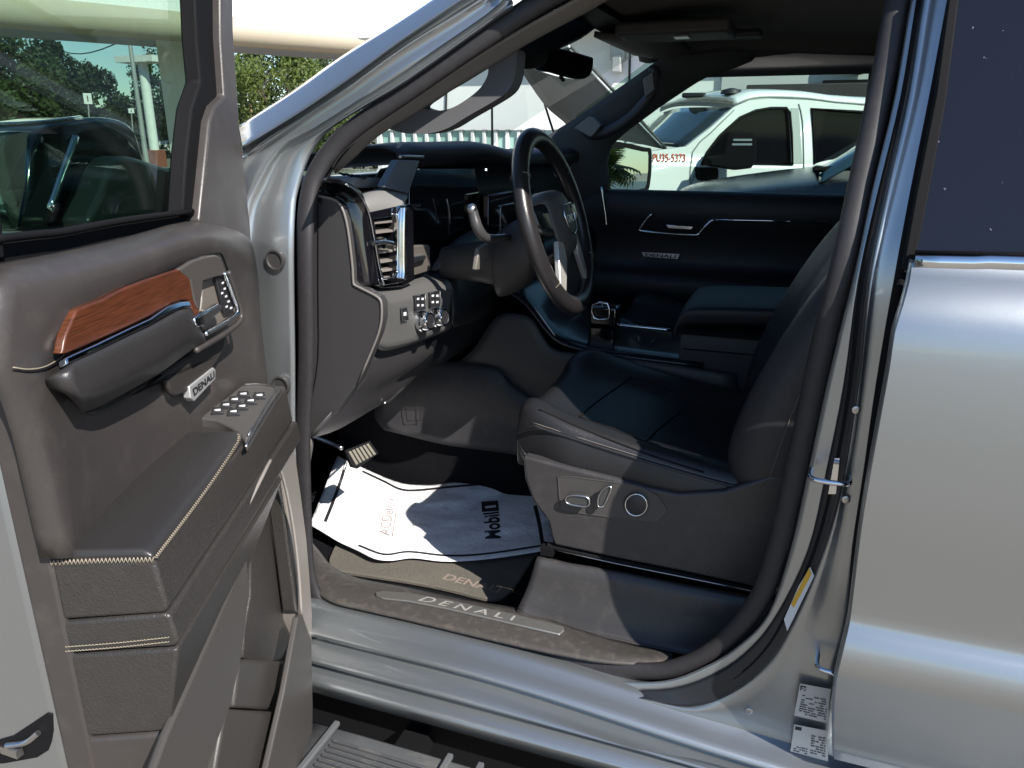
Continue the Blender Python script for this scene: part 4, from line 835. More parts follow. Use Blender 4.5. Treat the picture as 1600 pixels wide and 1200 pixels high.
# wood insert, bezel, chrome strip
FD = ('d', .078)
wood = [(118, 490), (124, 482), (160, 468), (200, 448), (250, 430), (285, 419), (298, 424), (308, 440), (314, 462), (312, 486), (304, 496), (296, 470), (270, 474), (235, 494), (180, 520), (104, 553), (99, 546), (104, 522)]
obj('wood_inlay', gplate(FD, sm2(wood, 2), .012), WOOD, door, bevel=.0025, seg=3)
bez = [(280, 421), (300, 408), (322, 400), (338, 398), (346, 403), (354, 424), (352, 430), (336, 434), (318, 440), (316, 462), (312, 486), (304, 470), (298, 436)]
obj('inlay_bezel', gplate(('d', .080), bez, .012), mat('bezel_grey', (.07, .062, .057), .35), door, bevel=.003)
obj('inlay_groove', gtube([M(('d', .072), *p) for p in ((118, 488), (160, 466), (200, 446), (250, 427), (300, 406), (338, 396), (348, 401), (356, 424))], .0018, n=6, sm=3), BLACK, door, smooth=180)
BCH = mat('sky_tinted_chrome', (.72, .8, .88), .06, 1)  # sky reflection tinted into the chrome's base colour
obj('chrome_strip', gplate(('p', M(('d', .088), 200, 516), (DN+Vector((0, 0, .55))).normalized()), [(103, 558), (150, 537), (200, 513), (235, 497), (262, 478), (280, 471), (296, 470), (300, 478), (286, 480), (258, 492), (236, 506), (200, 523), (150, 548), (105, 569)], .012), BCH, door, bevel=.002, seg=3)
gp = [[(103, 567, .078), (150, 547, .080), (200, 523, .080), (240, 504, .080), (285, 479, .080), (299, 480, .076)],
      [(103, 573, .088), (150, 554, .092), (200, 530, .092), (240, 511, .092), (286, 487, .091), (304, 492, .080)],
      [(108, 597, .092), (153, 582, .097), (204, 558, .097), (248, 536, .097), (294, 508, .095), (314, 514, .082)],
      [(118, 624, .090), (158, 612, .096), (209, 586, .096), (254, 562, .095), (299, 530, .092), (321, 530, .080)],
      [(128, 646, .070), (160, 633, .076), (212, 605, .078), (256, 579, .078), (301, 546, .074), (323, 538, .068)]]
obj('pull_pad', gloft(('d', 0), gp, 4, 4), DPAD, door, solid=.03, smooth=70)
obj('pull_recess', gplate(('d', .052), sm2([(140, 645), (240, 592), (300, 553), (330, 535), (352, 520), (350, 545), (335, 572), (310, 600), (275, 620), (265, 605), (250, 590), (180, 640)], 2), .01), mat('recess_dark', (.03, .027, .025), .6), door, bevel=.004)
# handle bezel
hb = [(316, 440), (352, 427), (358, 440), (370, 480), (368, 490), (340, 508), (320, 516), (312, 500), (316, 470)]
obj('handle_bezel', gplate(('d', .066), hb, .01), mat('handle_cup', (.16, .14, .12), .3), door, bevel=.002)
obj('memory_switches', gplate(('d', .074), [(338, 434), (350, 430), (355, 440), (367, 480), (362, 488), (352, 490), (345, 462)], .006), PBLK, door, bevel=.0015)
obj('switch_print', [gplate(('d', .0755), [(x, y), (x+3, y-1), (x+3, y+2), (x, y+3)], .0005) for x, y in ((347, 441), (350, 450), (346, 457), (352, 462), (356, 470), (353, 478), (360, 480))], WHITE, door)
obj('bezel_chrome', gtube([M(('d', .080), *p) for p in ((350, 426), (356, 440), (364, 462), (371, 482), (369, 492), (352, 504), (335, 514), (320, 522))], .0042, n=10, sm=4), CHROME, door, smooth=180)
obj('bezel_rim', gtube([M(('d', .074), *p) for p in ((356, 424), (362, 440), (372, 470), (377, 492), (372, 505), (350, 522), (330, 534), (305, 548))], .005, n=10, sm=4), DT, door, smooth=180)
obj('inside_handle', gplate(('d', .09), [(305, 497), (318, 488), (342, 474), (348, 477), (346, 488), (330, 500), (312, 512), (306, 508)], .012), CHROME, door, bevel=.004, seg=3)
bq = [(296, 604), (334, 574), (337, 577), (337, 592), (304, 627), (298, 622)]
bdg = obj('door_badge', gplate(('d', .055), bq, .012), mat('badge_metal', (.8, .8, .8), .3, .7), door, bevel=.0015)
text('badge_letters', 'DENALI', PBLK, bdg, Q(('d', .0555), (303, 619), (335, 589), (334, 579), (300, 608)), bold=.03)
# switch panel on the armrest
AZ = 1.125
sw = obj('window_switch_panel', gplate(('z', AZ+.01), [(306, 652), (325, 640), (352, 622), (378, 601), (400, 600), (424, 602), (432, 608), (430, 618), (384, 690), (376, 680), (362, 668), (340, 656)], .02), mat('switch_satin', (.12, .115, .11), .3, .3), door, bevel=.004, seg=3)
obj('panel_edge_line', [gtube([M(('z', AZ+.008), *p) for p in ((438, 610), (420, 636), (396, 676), (384, 698))], .0025, n=8, sm=3), gtube([M(('z', AZ+.012), *p) for p in ((380, 601), (402, 600), (426, 603), (430, 610), (414, 636), (388, 680))], .0018, n=8, sm=3)], SATIN, door, smooth=180)
SWB = mat('switch_black', (.03, .03, .032), .2)
for i in range(4):
    cx = 352+i*13.5; cy = 641-i*8.5
    for s in (-1, 1):
        x = cx+s*12.5+ (0); y = cy+s*1
        obj('window_switch', gplate(('z', AZ+.016), [(x-10, y+4), (x-8, y-4), (x+8, y-4.5), (x+10, y+3)], .008), SWB, door, bevel=.0015, seg=2)
        obj('switch_light', gplate(('z', AZ+.0172), [(x-5, y+.8), (x-4, y-1.4), (x+5, y-1.7), (x+5, y+.5)], .0014), WHITE, door, smooth=180)
# armrest tiers: end section traced on the rear face of the door, carried along the door
def tier(name, poly, L, taper, m, bev, par=None):
    P = [M(ED, *p) for p in poly]
    return obj(name, gprism(P, -DU*L-DN*taper), m, par or door, bevel=bev, seg=4, smooth=40)
pad = tier('armrest_pad', [(76, 868), (100, 862), (222, 860), (240, 868), (241, 882), (80, 884)], .385, .028, DPAD, .009)
tier('armrest_side', [(78, 878), (236, 876), (243, 884), (263, 952), (256, 959), (96, 970)], .64, .045, DT2, .006)
tier('armrest_front', [(200, 866), (236, 868), (243, 880), (240, 890), (200, 890)], .64, .045, DT, .006)
tier('stitched_band', [(96, 973), (258, 960), (266, 962), (279, 1004), (272, 1011), (103, 1021)], .66, .045, DT2, .005)
P6 = [M(ED, *p) for p in [(104, 1025), (270, 1014), (278, 1014), (266, 1137), (258, 1143), (131, 1152)]]
Q6 = [p-DU*l-DN*.03 for p, l in zip(P6, (.50, .50, .50, .33, .33, .33))]
obj('lower_pad', (P6+Q6, [(0, 1, 2, 3, 4, 5), (11, 10, 9, 8, 7, 6)]+[(i, i+6, (i+1) % 6+6, (i+1) % 6) for i in range(6)]), DT2, door, bevel=.006, seg=4, smooth=40)
tier('bottom_pad', [(132, 1156), (254, 1147), (264, 1148), (238, 1215), (205, 1300), (160, 1300)], .10, .0, DT, .006)
FB = ('d', .150)
obj('pocket_front', gplate(('p', DP(.75, .15, 0), (DN+DU*-.07).normalized()), [(262, 1148), (386, 868), (390, 930), (377, 1030), (360, 1106), (322, 1210), (280, 1300), (200, 1300), (238, 1215)], .012), mat('pocket_plastic', (.06, .055, .051), .5, bump=('leather', 700, .15, .0006)), door, bevel=.004)
obj('pocket_rim', gtube([M(('d', .15), 279, 1010), M(('d', .145), 340, 884), M(('d', .14), 404, 756), M(('d', .13), 421, 722), M(('d', .122), 428, 713), M(('d', .115), 434, 722), M(('d', .11), 447, 765), M(('d', .105), 459, 830), M(('d', .10), 467, 900), M(('d', .10), 471, 962)], .0032, n=8, sm=4), mat('rim_highlight', (.26, .235, .215), .35), door, smooth=180)  # pale rim tube carries the edge highlight in its colour
obj('pocket_back', gplate(('d', .035), [(300, 1300), (350, 1090), (372, 930), (384, 850), (418, 712), (440, 715), (462, 780), (478, 900), (486, 1300)], .01), DT2, door)
obj('pocket_divider', [gplate(('d', .085), [(374, 1034), (384, 1030), (446, 1034), (420, 1110), (366, 1106)], .055), gplate(('d', .095), [(352, 1114), (362, 1108), (430, 1112), (402, 1215), (335, 1215)], .055)], mat('divider', (.045, .041, .038), .45, bump=('leather', 500, .3, .001)), door, bevel=.006, seg=3)
obj('speaker_panel', gplate(('d', .05), sm2([(392, 850), (405, 800), (424, 735), (434, 728), (450, 800), (464, 900), (466, 950), (440, 1030), (380, 1028), (392, 930)], 2), .02), DT2, door, bevel=.003)
PLIT = mat('pocket_edge_lit', (.20, .18, .165), .45, bump=('leather', 800, .1, .0005))  # paler copy of the pocket plastic, sunlight put into its colour
obj('door_front_edge', gplate(('d', .092), [(434, 688), (451, 657), (459, 690), (470, 770), (479, 840), (484, 900), (488, 960), (487, 1004), (472, 968), (466, 905), (454, 830), (444, 760)], .05), PLIT, door, bevel=.003)
obj('pocket_outer_wall', gplate(('d', .12), [(466, 964), (473, 960), (487, 1000), (489, 1100), (487, 1300), (390, 1300), (418, 1200), (445, 1080)], .012), mat('wall_plastic', (.058, .053, .05), .45, bump=('leather', 700, .15, .0006)), door, bevel=.003)
obj('lower_front_trim', gplate(('d', .086), [(384, 700), (440, 614), (452, 640), (447, 668), (434, 690), (440, 745), (452, 830), (466, 905), (471, 962), (462, 955), (452, 870), (440, 780), (430, 735), (412, 730)], .03), DT2, door, bevel=.004)
# stitching
def zig(pts, fr, amp, n, m, r=.0011, name='cross_stitch'):
    P = resamp(cr([(a, b, 0) for a, b in pts], 4), 2*n+1); g = []
    w3 = []
    for i, p in enumerate(P):
        q = P[min(i+1, len(P)-1)]-P[max(0, i-1)]; q.normalize(); s = amp*(1 if i % 2 else -1)
        w3.append((p.x-q.y*s, p.y+q.x*s))
    g = [gtube([fr(*a), fr(*b)], r, n=5, sm=1) for a, b in zip(w3, w3[1:])]
    obj(name, g, m, door, smooth=180)
zig([(78, 880), (150, 877), (240, 875)], lambda x, y: M(('e', .7525), x, y), 4.5, 26, STITCH, .0006)
def armedge(x, y): return M(('p', DP(.75, .160, 0), (DN-DU*.075).normalized()), x, y)
zig([(244, 872), (256, 856), (276, 830), (306, 790), (336, 748), (360, 712), (374, 688), (374, 678)], armedge, 3.2, 60, mat('pale_stitch', (.26, .22, .17), .7), .0007, 'edge_stitch')
for yy in (0, 7):
    zig([(102, 1011+yy), (180, 1005+yy), (264, 996+yy)], lambda x, y: M(('e', .7525), x, y), .8, 30, STITCH, .0006, 'seam_stitch')
# latch pocket in the rear jamb
obj('latch_pocket', gplate(('e', .7455), sm2([(-40, 1168), (20, 1150), (74, 1114), (82, 1128), (80, 1160), (58, 1184), (-40, 1196)], 2), .004), BLACK, door, bevel=.001)
obj('latch', [gtube([M(('e', .75), 10, 1165), M(('e', .75), 40, 1160), M(('e', .75), 60, 1145)], .004, n=8), gbox(M(('e', .748), 18, 1172), (.03, .01, .012))], SATIN, door, smooth=50)
# outside mirror seen through the glass
mh = obj('outside_mirror', gplate(('d', -.18), sm2([(60, 208), (128, 186), (170, 184), (198, 192), (212, 208), (222, 240), (236, 290), (242, 340), (210, 352), (120, 358), (30, 360), (44, 300)], 3), .12), mat('mirror_shell', (.012, .013, .016), .12, coat=1), door, bevel=.02, seg=4)
obj('mirror_glass', gplate(('p', DP(.75, -.17, 1.5), (DN+Vector((0, 0, .22))).normalized()), [(-120, 202), (56, 205), (40, 290), (26, 358), (-120, 362)], .006), MIR, mh, bevel=.001)
obj('mirror_trim', [gtube([M(('d', -.15), *p) for p in ((118, 214), (108, 240), (92, 285), (78, 328))], .006, n=10, sm=3), gtube([M(('d', -.16), *p) for p in ((-20, 196), (60, 192), (126, 184))], .004, n=8)], CHROME, mh, smooth=180)
obj('mirror_reflection', gplate(('d', -.12), sm2([(145, 360), (160, 300), (176, 258), (196, 244), (226, 250), (262, 262), (286, 268), (284, 345)], 3), .05), mat('reflection_dark', (.03, .032, .036), .35), mh, bevel=.01, seg=3)  # dark piece shaped after a reflection in the door glass
# ============================================================ RUNNING BOARD
BRD = mat('board_plastic', (.12, .125, .13), .5, .2, bump=('n', 60, .2, .002), dust=(12, .6, (.34, .31, .27)))
rb = obj('running_board', gloft(None, [[(x, y, z) for y, z in ((1.075, .30), (1.08, .345), (1.09, .352), (1.15, .352), (1.28, .350), (1.31, .345), (1.325, .33), (1.325, .28))] for x in (.90, .6, 0, -.6, -1.5)], 1, 2), BRD, T, solid=.006, smooth=50)
rg = []
for k in range(34):
    x = .80-k*.0165
    if abs(x-.47) < .03 or x < .30: continue
    rg.append(gbox((x, 1.19, .355), (.007, .16, .006)))
obj('step_ribs', [gbox((.70-.0+.0, 1.125+.014*k, .356), (.24, .006, .007)) for k in range(12)]+[gbox((.17, 1.125+.014*k, .356), (.62, .006, .007)) for k in range(12)], mat('tread_rubber', (.06, .062, .066), .6, dust=(10, .5, (.36, .33, .29))), rb, bevel=.001)
for x in (.84, .565, .495): obj('step_bar', gbox((x, 1.19, .357), (.014, .23, .012)), BRD, rb, bevel=.003)
obj('board_bracket', [gbox((x, 1.0, .26), (.06, .2, .05)) for x in (.7, -.2)]+[gbox((.2, .9, .25), (2.6, .1, .1))], BLACK, T)
# ============================================================ SETTING
GR = mat('asphalt', (.20, .172, .135), .9, bump=('n', 60, .4, .01), var=(.6, .12), dust=(40, .3, (.30, .28, .26)))
gnd = obj('ground', ([(-400, -400, GZ), (400, -400, GZ), (400, 300, GZ), (-400, 300, GZ)], [(0, 1, 2, 3)]), GR); tag(gnd, kind='structure')
def top(name, geos, m, label, cat, group=None, **k):
    o = obj(name, geos, m, None, **k); tag(o, label, cat, group); return o
def vec(x, y, dist):
    """point at eye-level pixel column x, a horizontal distance away"""
    d = ray(x, y); h = math.hypot(d.x, d.y); return CAM+d*(dist/h)
# --- petrol-station-like canopy upper left
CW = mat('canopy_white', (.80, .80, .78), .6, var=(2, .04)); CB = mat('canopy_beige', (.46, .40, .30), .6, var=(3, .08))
A_ = M(('z', 3.75), -120, 34); B_ = M(('z', 3.75), 640, 92)
dirc = (B_-A_).normalized(); A2_ = A_-dirc*3; B2_ = B_+dirc*18; nrm = Vector((dirc.y, -dirc.x, 0)); nrm = nrm if nrm.dot(CAM-A_) < 0 else -nrm
cth = thing('canopy', 'big white flat canopy with a rounded beige lower beam behind the windscreen pillar', 'canopy', tuple(A_*.5+B_*.5)[:2]+(GZ,))
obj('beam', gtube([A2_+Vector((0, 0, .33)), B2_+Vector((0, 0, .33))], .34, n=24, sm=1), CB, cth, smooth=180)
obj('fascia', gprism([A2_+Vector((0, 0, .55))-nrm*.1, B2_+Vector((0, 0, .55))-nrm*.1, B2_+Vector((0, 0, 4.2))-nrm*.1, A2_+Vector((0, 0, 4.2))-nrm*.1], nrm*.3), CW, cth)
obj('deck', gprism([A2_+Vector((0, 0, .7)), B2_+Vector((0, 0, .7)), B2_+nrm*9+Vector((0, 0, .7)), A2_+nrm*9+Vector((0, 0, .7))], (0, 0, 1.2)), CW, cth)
cpos = vec(286, 210, (A_-CAM).length*1.18)
obj('column', gprism([Vector((cpos.x+dx_, cpos.y+dy_, GZ)) for dx_, dy_ in ((-.28, -.28), (.28, -.28), (.28, .28), (-.28, .28))], (0, 0, 4.4)), CW, cth, bevel=.02)
# second, farther column with brick base
c2 = vec(238, 210, 46)
col2 = thing('canopy_column', 'white round column on a red brick base seen through the door glass', 'column', (c2.x, c2.y, GZ))
obj('shaft', gtube([(c2.x, c2.y, GZ+.8), (c2.x, c2.y, 5.2)], .24, n=20, sm=1), CW, col2)
obj('brick_base', gbox((c2.x, c2.y, GZ+.45), (.75, .75, .95)), mat('brick_red', (.26, .08, .05), .8, var=(20, .3)), col2, bevel=.02)
obj('capital', gbox((c2.x, c2.y, 5.2), (2.4, 1.2, .3)), CW, col2)
# lamp posts and utility poles
def pole(px, dist, h, r, m, label, name='lamp_post', arm=True, cat='lamp post'):
    p = vec(px, 210, dist); t = thing(name, label, cat, (p.x, p.y, GZ))
    obj('post', gtube([(p.x, p.y, GZ), (p.x, p.y, h)], [r, r*.7], n=12, sm=1), m, t)
    if arm: obj('arm', [gtube([(p.x, p.y, h), p+Vector((1.2, -.4, h-p.z+.1))], r*.4, n=8, sm=1), gbox((p.x+1.2, p.y-.4, h+.05), (.7, .3, .12))], m, t)
    return p
GALV = mat('galvanised', (.42, .43, .42), .5, .4, var=(5, .1)); WDP = mat('pole_wood', (.50, .33, .19), .8, var=(6, .2))
q1 = pole(223, 40, 5.7, .12, GALV, 'slim grey lamp post beside the white column, through the door glass')
q2 = pole(397, 62, 8.5, .18, WDP, 'sunlit tan wooden utility pole in front of the trees', 'utility_pole', False, 'utility pole')
q3 = vec(82, 210, 75); 
pp3 = thing('utility_pole', 'dark utility pole at the tree line carrying the overhead wire, through the door glass', 'utility pole', (q3.x, q3.y, GZ))
obj('post', gtube([(q3.x, q3.y, GZ), (q3.x, q3.y, 9.2)], [.2, .13], n=10, sm=1), BLACK, pp3)
wv = [Vector((q3.x, q3.y, 9.0)).lerp(Vector((q1.x, q1.y, 5.6)), t)+Vector((0, 0, -1.0*math.sin(math.pi*t))) for t in [i/10 for i in range(11)]]
top('overhead_wire', gtube(wv, .03, n=6, sm=1), BLACK, 'thin black overhead wire hanging between two poles', 'wire', smooth=180)
# signs
def sign(px, py, dist, w, h, label):
    p = vec(px, 210, dist); c = vec(px, py, dist); t = thing('road_sign', label, 'sign', (p.x, p.y, GZ))
    n = (CAM-c); n.z = 0; n.normalize(); s = n.cross(Vector((0, 0, 1)))
    obj('plate', gprism([c+s*w/2+Vector((0, 0, h/2)), c-s*w/2+Vector((0, 0, h/2)), c-s*w/2-Vector((0, 0, h/2)), c+s*w/2-Vector((0, 0, h/2))], -n*.03), WHITE, t)
    obj('print', gprism([c+n*.01+s*w*.06+Vector((0, 0, h*.28)), c+n*.01-s*w*.06+Vector((0, 0, h*.28)), c+n*.01-s*w*.06-Vector((0, 0, h*.28)), c+n*.01+s*w*.06-Vector((0, 0, h*.28))], n*.01), PBLK, t)
    obj('post', gtube([(p.x, p.y, GZ), c-n*.06], .04, n=8, sm=1), GALV, t)
sign(137, 154, 50, .40, .55, 'small white road sign on a post in front of the dark trees'); sign(205, 173, 60, .35, .3, 'tiny white sign low above the parked cars')
# --- trees
def leafmat(n, c):
    m = mat(n, c, .6, var=(1.2, .45)); nt = m.node_tree; b = nt.nodes['Principled BSDF']
    tr = nt.nodes.new('ShaderNodeBsdfTranslucent'); tr.inputs[0].default_value = (c[0]*1.5, c[1]*1.6, c[2], 1); mx = nt.nodes.new('ShaderNodeMixShader'); mx.inputs[0].default_value = .3
    nt.links.new(b.outputs[0], mx.inputs[1]); nt.links.new(tr.outputs[0], mx.inputs[2]); nt.links.new(mx.outputs[0], nt.nodes['Material Output'].inputs[0]); return m
LF = [leafmat('leaf_dark', (.03, .05, .016)), leafmat('leaf_mid', (.05, .078, .022)), leafmat('leaf_light', (.11, .15, .035))]
BARK = mat('bark', (.10, .075, .055), .9, bump=('n', 8, .8, .05), var=(4, .3))
def tree(px, dist, ztop, rad, kind, label, seed, leaf=.17, n=3600, zb=None):
    rnd = random.Random(seed); p = vec(px, 210, dist); t = thing('broadleaf_tree', label, 'tree', (p.x, p.y, GZ), 'trees beyond the car park')
    zc0 = GZ+(ztop-GZ)*(.25 if zb is None else zb); g = [gtube([(p.x, p.y, GZ), (p.x+.1, p.y, zc0), (p.x-.1, p.y+.1, ztop*.75)], [rad*.08, rad*.06, rad*.015], n=8, sm=3)]
    for k in range(6):
        a = rnd.uniform(0, 6.28); e = rnd.uniform(.4, .8)
        g.append(gtube([(p.x, p.y, zc0*.9), (p.x+math.cos(a)*rad*.35, p.y+math.sin(a)*rad*.35, zc0+(ztop-zc0)*.35), (p.x+math.cos(a)*rad*e, p.y+math.sin(a)*rad*e, zc0+(ztop-zc0)*.6)], [rad*.035, rad*.022, rad*.006], n=6, sm=2))
    obj('trunk', g, BARK, t, smooth=60)
    cl = []
    for k in range(26):
        a = rnd.uniform(0, 6.28); v = rnd.random(); rr = rad*math.sqrt(rnd.random())*(math.sin(math.pi*min(.95, .22+.72*v)))
        cl.append((Vector((p.x+math.cos(a)*rr, p.y+math.sin(a)*rr, zc0+(ztop-zc0)*(.05+.88*v))), rad*rnd.uniform(.16, .36)))
    V, F = [], []
    for k in range(n):
        c, r = rnd.choice(cl); d = Vector((rnd.gauss(0, 1), rnd.gauss(0, 1), rnd.gauss(0, .8))).normalized()*r*rnd.uniform(.55, 1.08); q = c+d
        a = Vector((rnd.gauss(0, 1), rnd.gauss(0, 1), rnd.gauss(0, 1))).normalized(); b = a.cross(Vector((rnd.gauss(0, 1), rnd.gauss(0, 1), rnd.gauss(0, 1)))).normalized()
        s = leaf*rnd.uniform(.5, 1.1); i = len(V); V += [q-a*s, q+b*s*.5, q+a*s, q-b*s*.5]; F.append((i, i+1, i+2, i+3))
    obj('crown', (V, F), LF[kind], t, smooth=180)
tree(5, 46, 6.6, 3.6, 1, 'tall dense tree at far left behind the door glass', 1, n=12000, zb=.05)
tree(95, 60, 7.2, 3.0, 0, 'dark rounded tree left of the gap in the tree line', 2, n=12000, zb=.05)
tree(150, 66, 6.2, 2.8, 0, 'dark tree sloping down towards the sky gap', 3, n=10000, zb=.05)
tree(190, 72, 4.4, 2.8, 0, 'low dark tree under the sky gap', 4, n=4500, zb=.05)
tree(240, 78, 7.6, 2.4, 1, 'narrow tree directly behind the slim lamp post', 5, n=4500, zb=.05)
tree(385, 62, 9.5, 5.0, 0, 'dark green tree directly behind the sunlit wooden pole', 6, n=14000, zb=.05)
tree(300, 70, 9.0, 5.0, 0, 'dark tree behind the door frame corner', 16, n=8000, zb=.05)
tree(462, 56, 8.6, 4.6, 2, 'bright yellow green tree between the wooden pole and the windscreen pillar', 7, n=14000, zb=.05)
tree(530, 70, 9.0, 5.0, 1, 'mid green tree partly behind the windscreen pillar', 8, n=8000, zb=.05)
tree(590, 30, 1.9, 1.0, 2, 'small bright bush low behind the lower corner of the windscreen', 9, n=900, leaf=.12, zb=.05)
hedge = []
rnd = random.Random(11); V, F = [], []
for k in range(9000):
    px = rnd.uniform(-40, 520); p = vec(px, 210, 84+rnd.uniform(-3, 3)); z = GZ+rnd.random()**.7*rnd.uniform(2.2, 4.2)
    a = Vector((rnd.gauss(0, 1), rnd.gauss(0, 1), rnd.gauss(0, 1))).normalized(); b = a.cross(Vector((rnd.gauss(0, 1), rnd.gauss(0, 1), .3))).normalized(); s = .34; q = Vector((p.x, p.y, z)); i = len(V)
    V += [q-a*s, q+b*s*.7, q+a*s, q-b*s*.7]; F.append((i, i+1, i+2, i+3))
hd = obj('far_undergrowth', (V, F), LF[0], None, smooth=180); tag(hd, 'dark mass of far undergrowth beneath the tree line', 'undergrowth', kind='stuff')
# --- far parked cars
def farcar(px, dist, col, label, yaw, name='parked_car', hgt=1.5, grp='cars parked far off'):
    p = vec(px, 210, dist); t = thing(name, label, 'car', (p.x, p.y, GZ), grp)
    Rm = Matrix.Rotation(yaw, 3, 'Z'); m = mat(name+str(px), col, .3, coat=1)
    def L(x, y, z): v = Rm @ Vector((x, y, 0)); return Vector((p.x+v.x, p.y+v.y, GZ+z))
    s = hgt/1.5
    pr = [(-2.3, .35), (-2.3, .85*s), (-2.15, .95*s), (-1.5, 1.0*s), (1.2, 1.0*s), (2.1, .85*s), (2.3, .7*s), (2.3, .35)]
    obj('body', gprism([L(x, -.9, z) for x, z in pr], Rm @ Vector((0, 1.8, 0))), m, t, bevel=.08, seg=3)
    ca = [(-1.9, .98*s), (-1.5, 1.48*s), (.1, 1.5*s), (.95, 1.0*s)]
    obj('cabin', gprism([L(x, -.78, z) for x, z in ca], Rm @ Vector((0, 1.56, 0))), GLASSD, t, bevel=.06, seg=2)
    obj('roof', gprism([L(x, -.74, z) for x, z in ((-1.45, 1.46*s), (-1.4, 1.52*s), (.05, 1.53*s), (.12, 1.48*s))], Rm @ Vector((0, 1.48, 0))), m, t, bevel=.02)
    for x in (-1.45, 1.45):
        for y in (-.8, .8): obj('wheel', glathe(L(x, y, .33), Rm @ Vector((0, 1, 0)), [(.2, -.1), (.33, -.1), (.33, .1), (.2, .1)], 16), BLACK, t)
    for y in (-.6, .6): obj('headlight', gprism([L(2.28, y-.18, .72*s), L(2.28, y+.18, .72*s), L(2.28, y+.18, .84*s), L(2.28, y-.18, .84*s)], Rm @ Vector((.05, 0, 0))), SATIN, t)
    obj('grille', gprism([L(2.28, -.4, .5), L(2.28, .4, .5), L(2.28, .4, .66), L(2.28, -.4, .66)], Rm @ Vector((.05, 0, 0))), PBLK, t)
farcar(253, 78, (.75, .75, .74), 'white sport utility car facing the camera far beyond the columns', R(130), 'parked_suv', 1.85)
farcar(217, 95, (.6, .6, .6), 'pale saloon car just left of the white far car', R(40))
farcar(192, 88, (.4, .03, .02), 'red car half hidden in the far row', R(150))
farcar(150, 80, (.03, .035, .05), 'black car in the far row under the white road sign', R(20))
farcar(90, 76, (.05, .06, .08), 'dark blue car in the far row below the tall trees', R(30), grp='cars parked far off')
farcar(20, 70, (.2, .2, .22), 'grey car at the far left of the far row', R(30))
# --- building with long wall
WL = mat('render_wall', (.80, .80, .78), .8, bump=('n', 20, .1, .004), var=(1.2, .05), dust=(3, .12, (.5, .49, .45)))
bl = thing('workshop_building', 'long pale workshop building with an overhanging roof behind the white pickup', 'building', (-4.9, -12, GZ))
obj('wall', gbox((-4.9, -12.2, 1.65), (26, .3, 3.5)), WL, bl)
obj('roof_overhang', gbox((-4.9, -11.8, 3.45), (26, .55, .3)), WL, bl, bevel=.02)
obj('wall_joint', [gtube([M(('y', -12.03), x, 60), M(('y', -12.03), x-5, 240)], .02, n=6, sm=1) for x in (1131, 1165, 985, 700)], PBLK, bl)
obj('dark_awning', gbox(M(('y', -11.7), 1300, 150)+Vector((-.5, 0, 0)), (3.6, .6, .35)), mat('awning_brown', (.035, .03, .03), .7), bl, bevel=.02)
wlamp = M(('y', -11.95), 966, 90)
obj('wall_lamp', [gbox(wlamp+Vector((0, 0, .1)), (.25, .25, .3)), gbox(wlamp-Vector((0, -.05, .1)), (.16, .2, .3))], GALV, bl, bevel=.02)
for k, (x, y) in enumerate(((1312, 92), (1337, 84), (1345, 100))):
    c = M(('y', -11.9), x, y); obj('wall_fan', glathe(c, (.3, 1, 0), [(.16, 0), (.17, .12), (.12, .16), (.04, .05)], 20), mat('fan%d' % k, (.07, .075, .08), .5), bl, smooth=40)
c = M(('y', -11.8), 1325, 128); obj('wall_bracket', [gbox(c, (.75, .1, .06)), gbox(c+Vector((.33, 0, -.14)), (.06, .1, .26)), gbox(c+Vector((-.25, 0, -.16)), (.06, .1, .26))], BLACK, bl)
obj('door_frame', gbox(M(('y', -12.0), 1240, 120), (2.3, .08, 2.3)), mat('door_pale', (.5, .5, .5), .7), bl, bevel=.02)
TEAL = mat('teal_panel', (.33, .52, .46), .35, var=(2, .12))
fn = thing('panel_fence', 'row of pale teal panels between white posts in front of the sunlit wall', 'fence', (6, -10.8, GZ))
xs_ = [M(('y', -10.8), 596+i*18, 205).x for i in range(20)]
obj('panels', [gbox(((a+b)/2, -10.8, .78), (abs(a-b)*.66, .04, 1.78)) for a, b in zip(xs_, xs_[1:])], TEAL, fn, bevel=.01)
obj('posts', [gbox((a, -10.78, .82), (abs(xs_[0]-xs_[1])*.26, .1, 1.86)) for a in xs_], CW, fn, bevel=.01)
obj('rail', gbox(((xs_[0]+xs_[-1])/2, -10.76, 1.72), (abs(xs_[0]-xs_[-1]), .12, .08)), CW, fn)
# roof beam seen through the upper windscreen
B0_ = M(('z', 4.0), 846, 86); B1_ = M(('z', 4.0), 1060, 55); dd = (B1_-B0_).normalized(); s0 = B0_-dd*.6; s1 = B1_+dd*4
top('gantry_beam', gprism([s0, s1, s1+Vector((0, 0, .55)), s0+Vector((0, 0, .55))], Vector((dd.y, -dd.x, 0))*.5), WL, 'pale grey overhead beam seen through the top right of the windscreen', 'beam', bevel=.02)
for k, px in enumerate((884, 1100)):
    c = hit(px, 80, B0_, Vector((dd.y, -dd.x, 0)))
    top('beam_post', gtube([(c.x, c.y, GZ), (c.x, c.y, 4.1)], .09, n=12, sm=1), GALV, ['slim grey post carrying the far end of the overhead beam', 'slim grey post carrying the near end of the overhead beam'][k], 'post', 'posts under the overhead beam')
tpp = M(('y', -9), 769, 200); top('thin_pole', gtube([(tpp.x, tpp.y, GZ), (tpp.x, tpp.y, 2.5)], .018, n=8, sm=1), BLACK, 'thin black pole standing upright in front of the sunlit wall', 'pole')
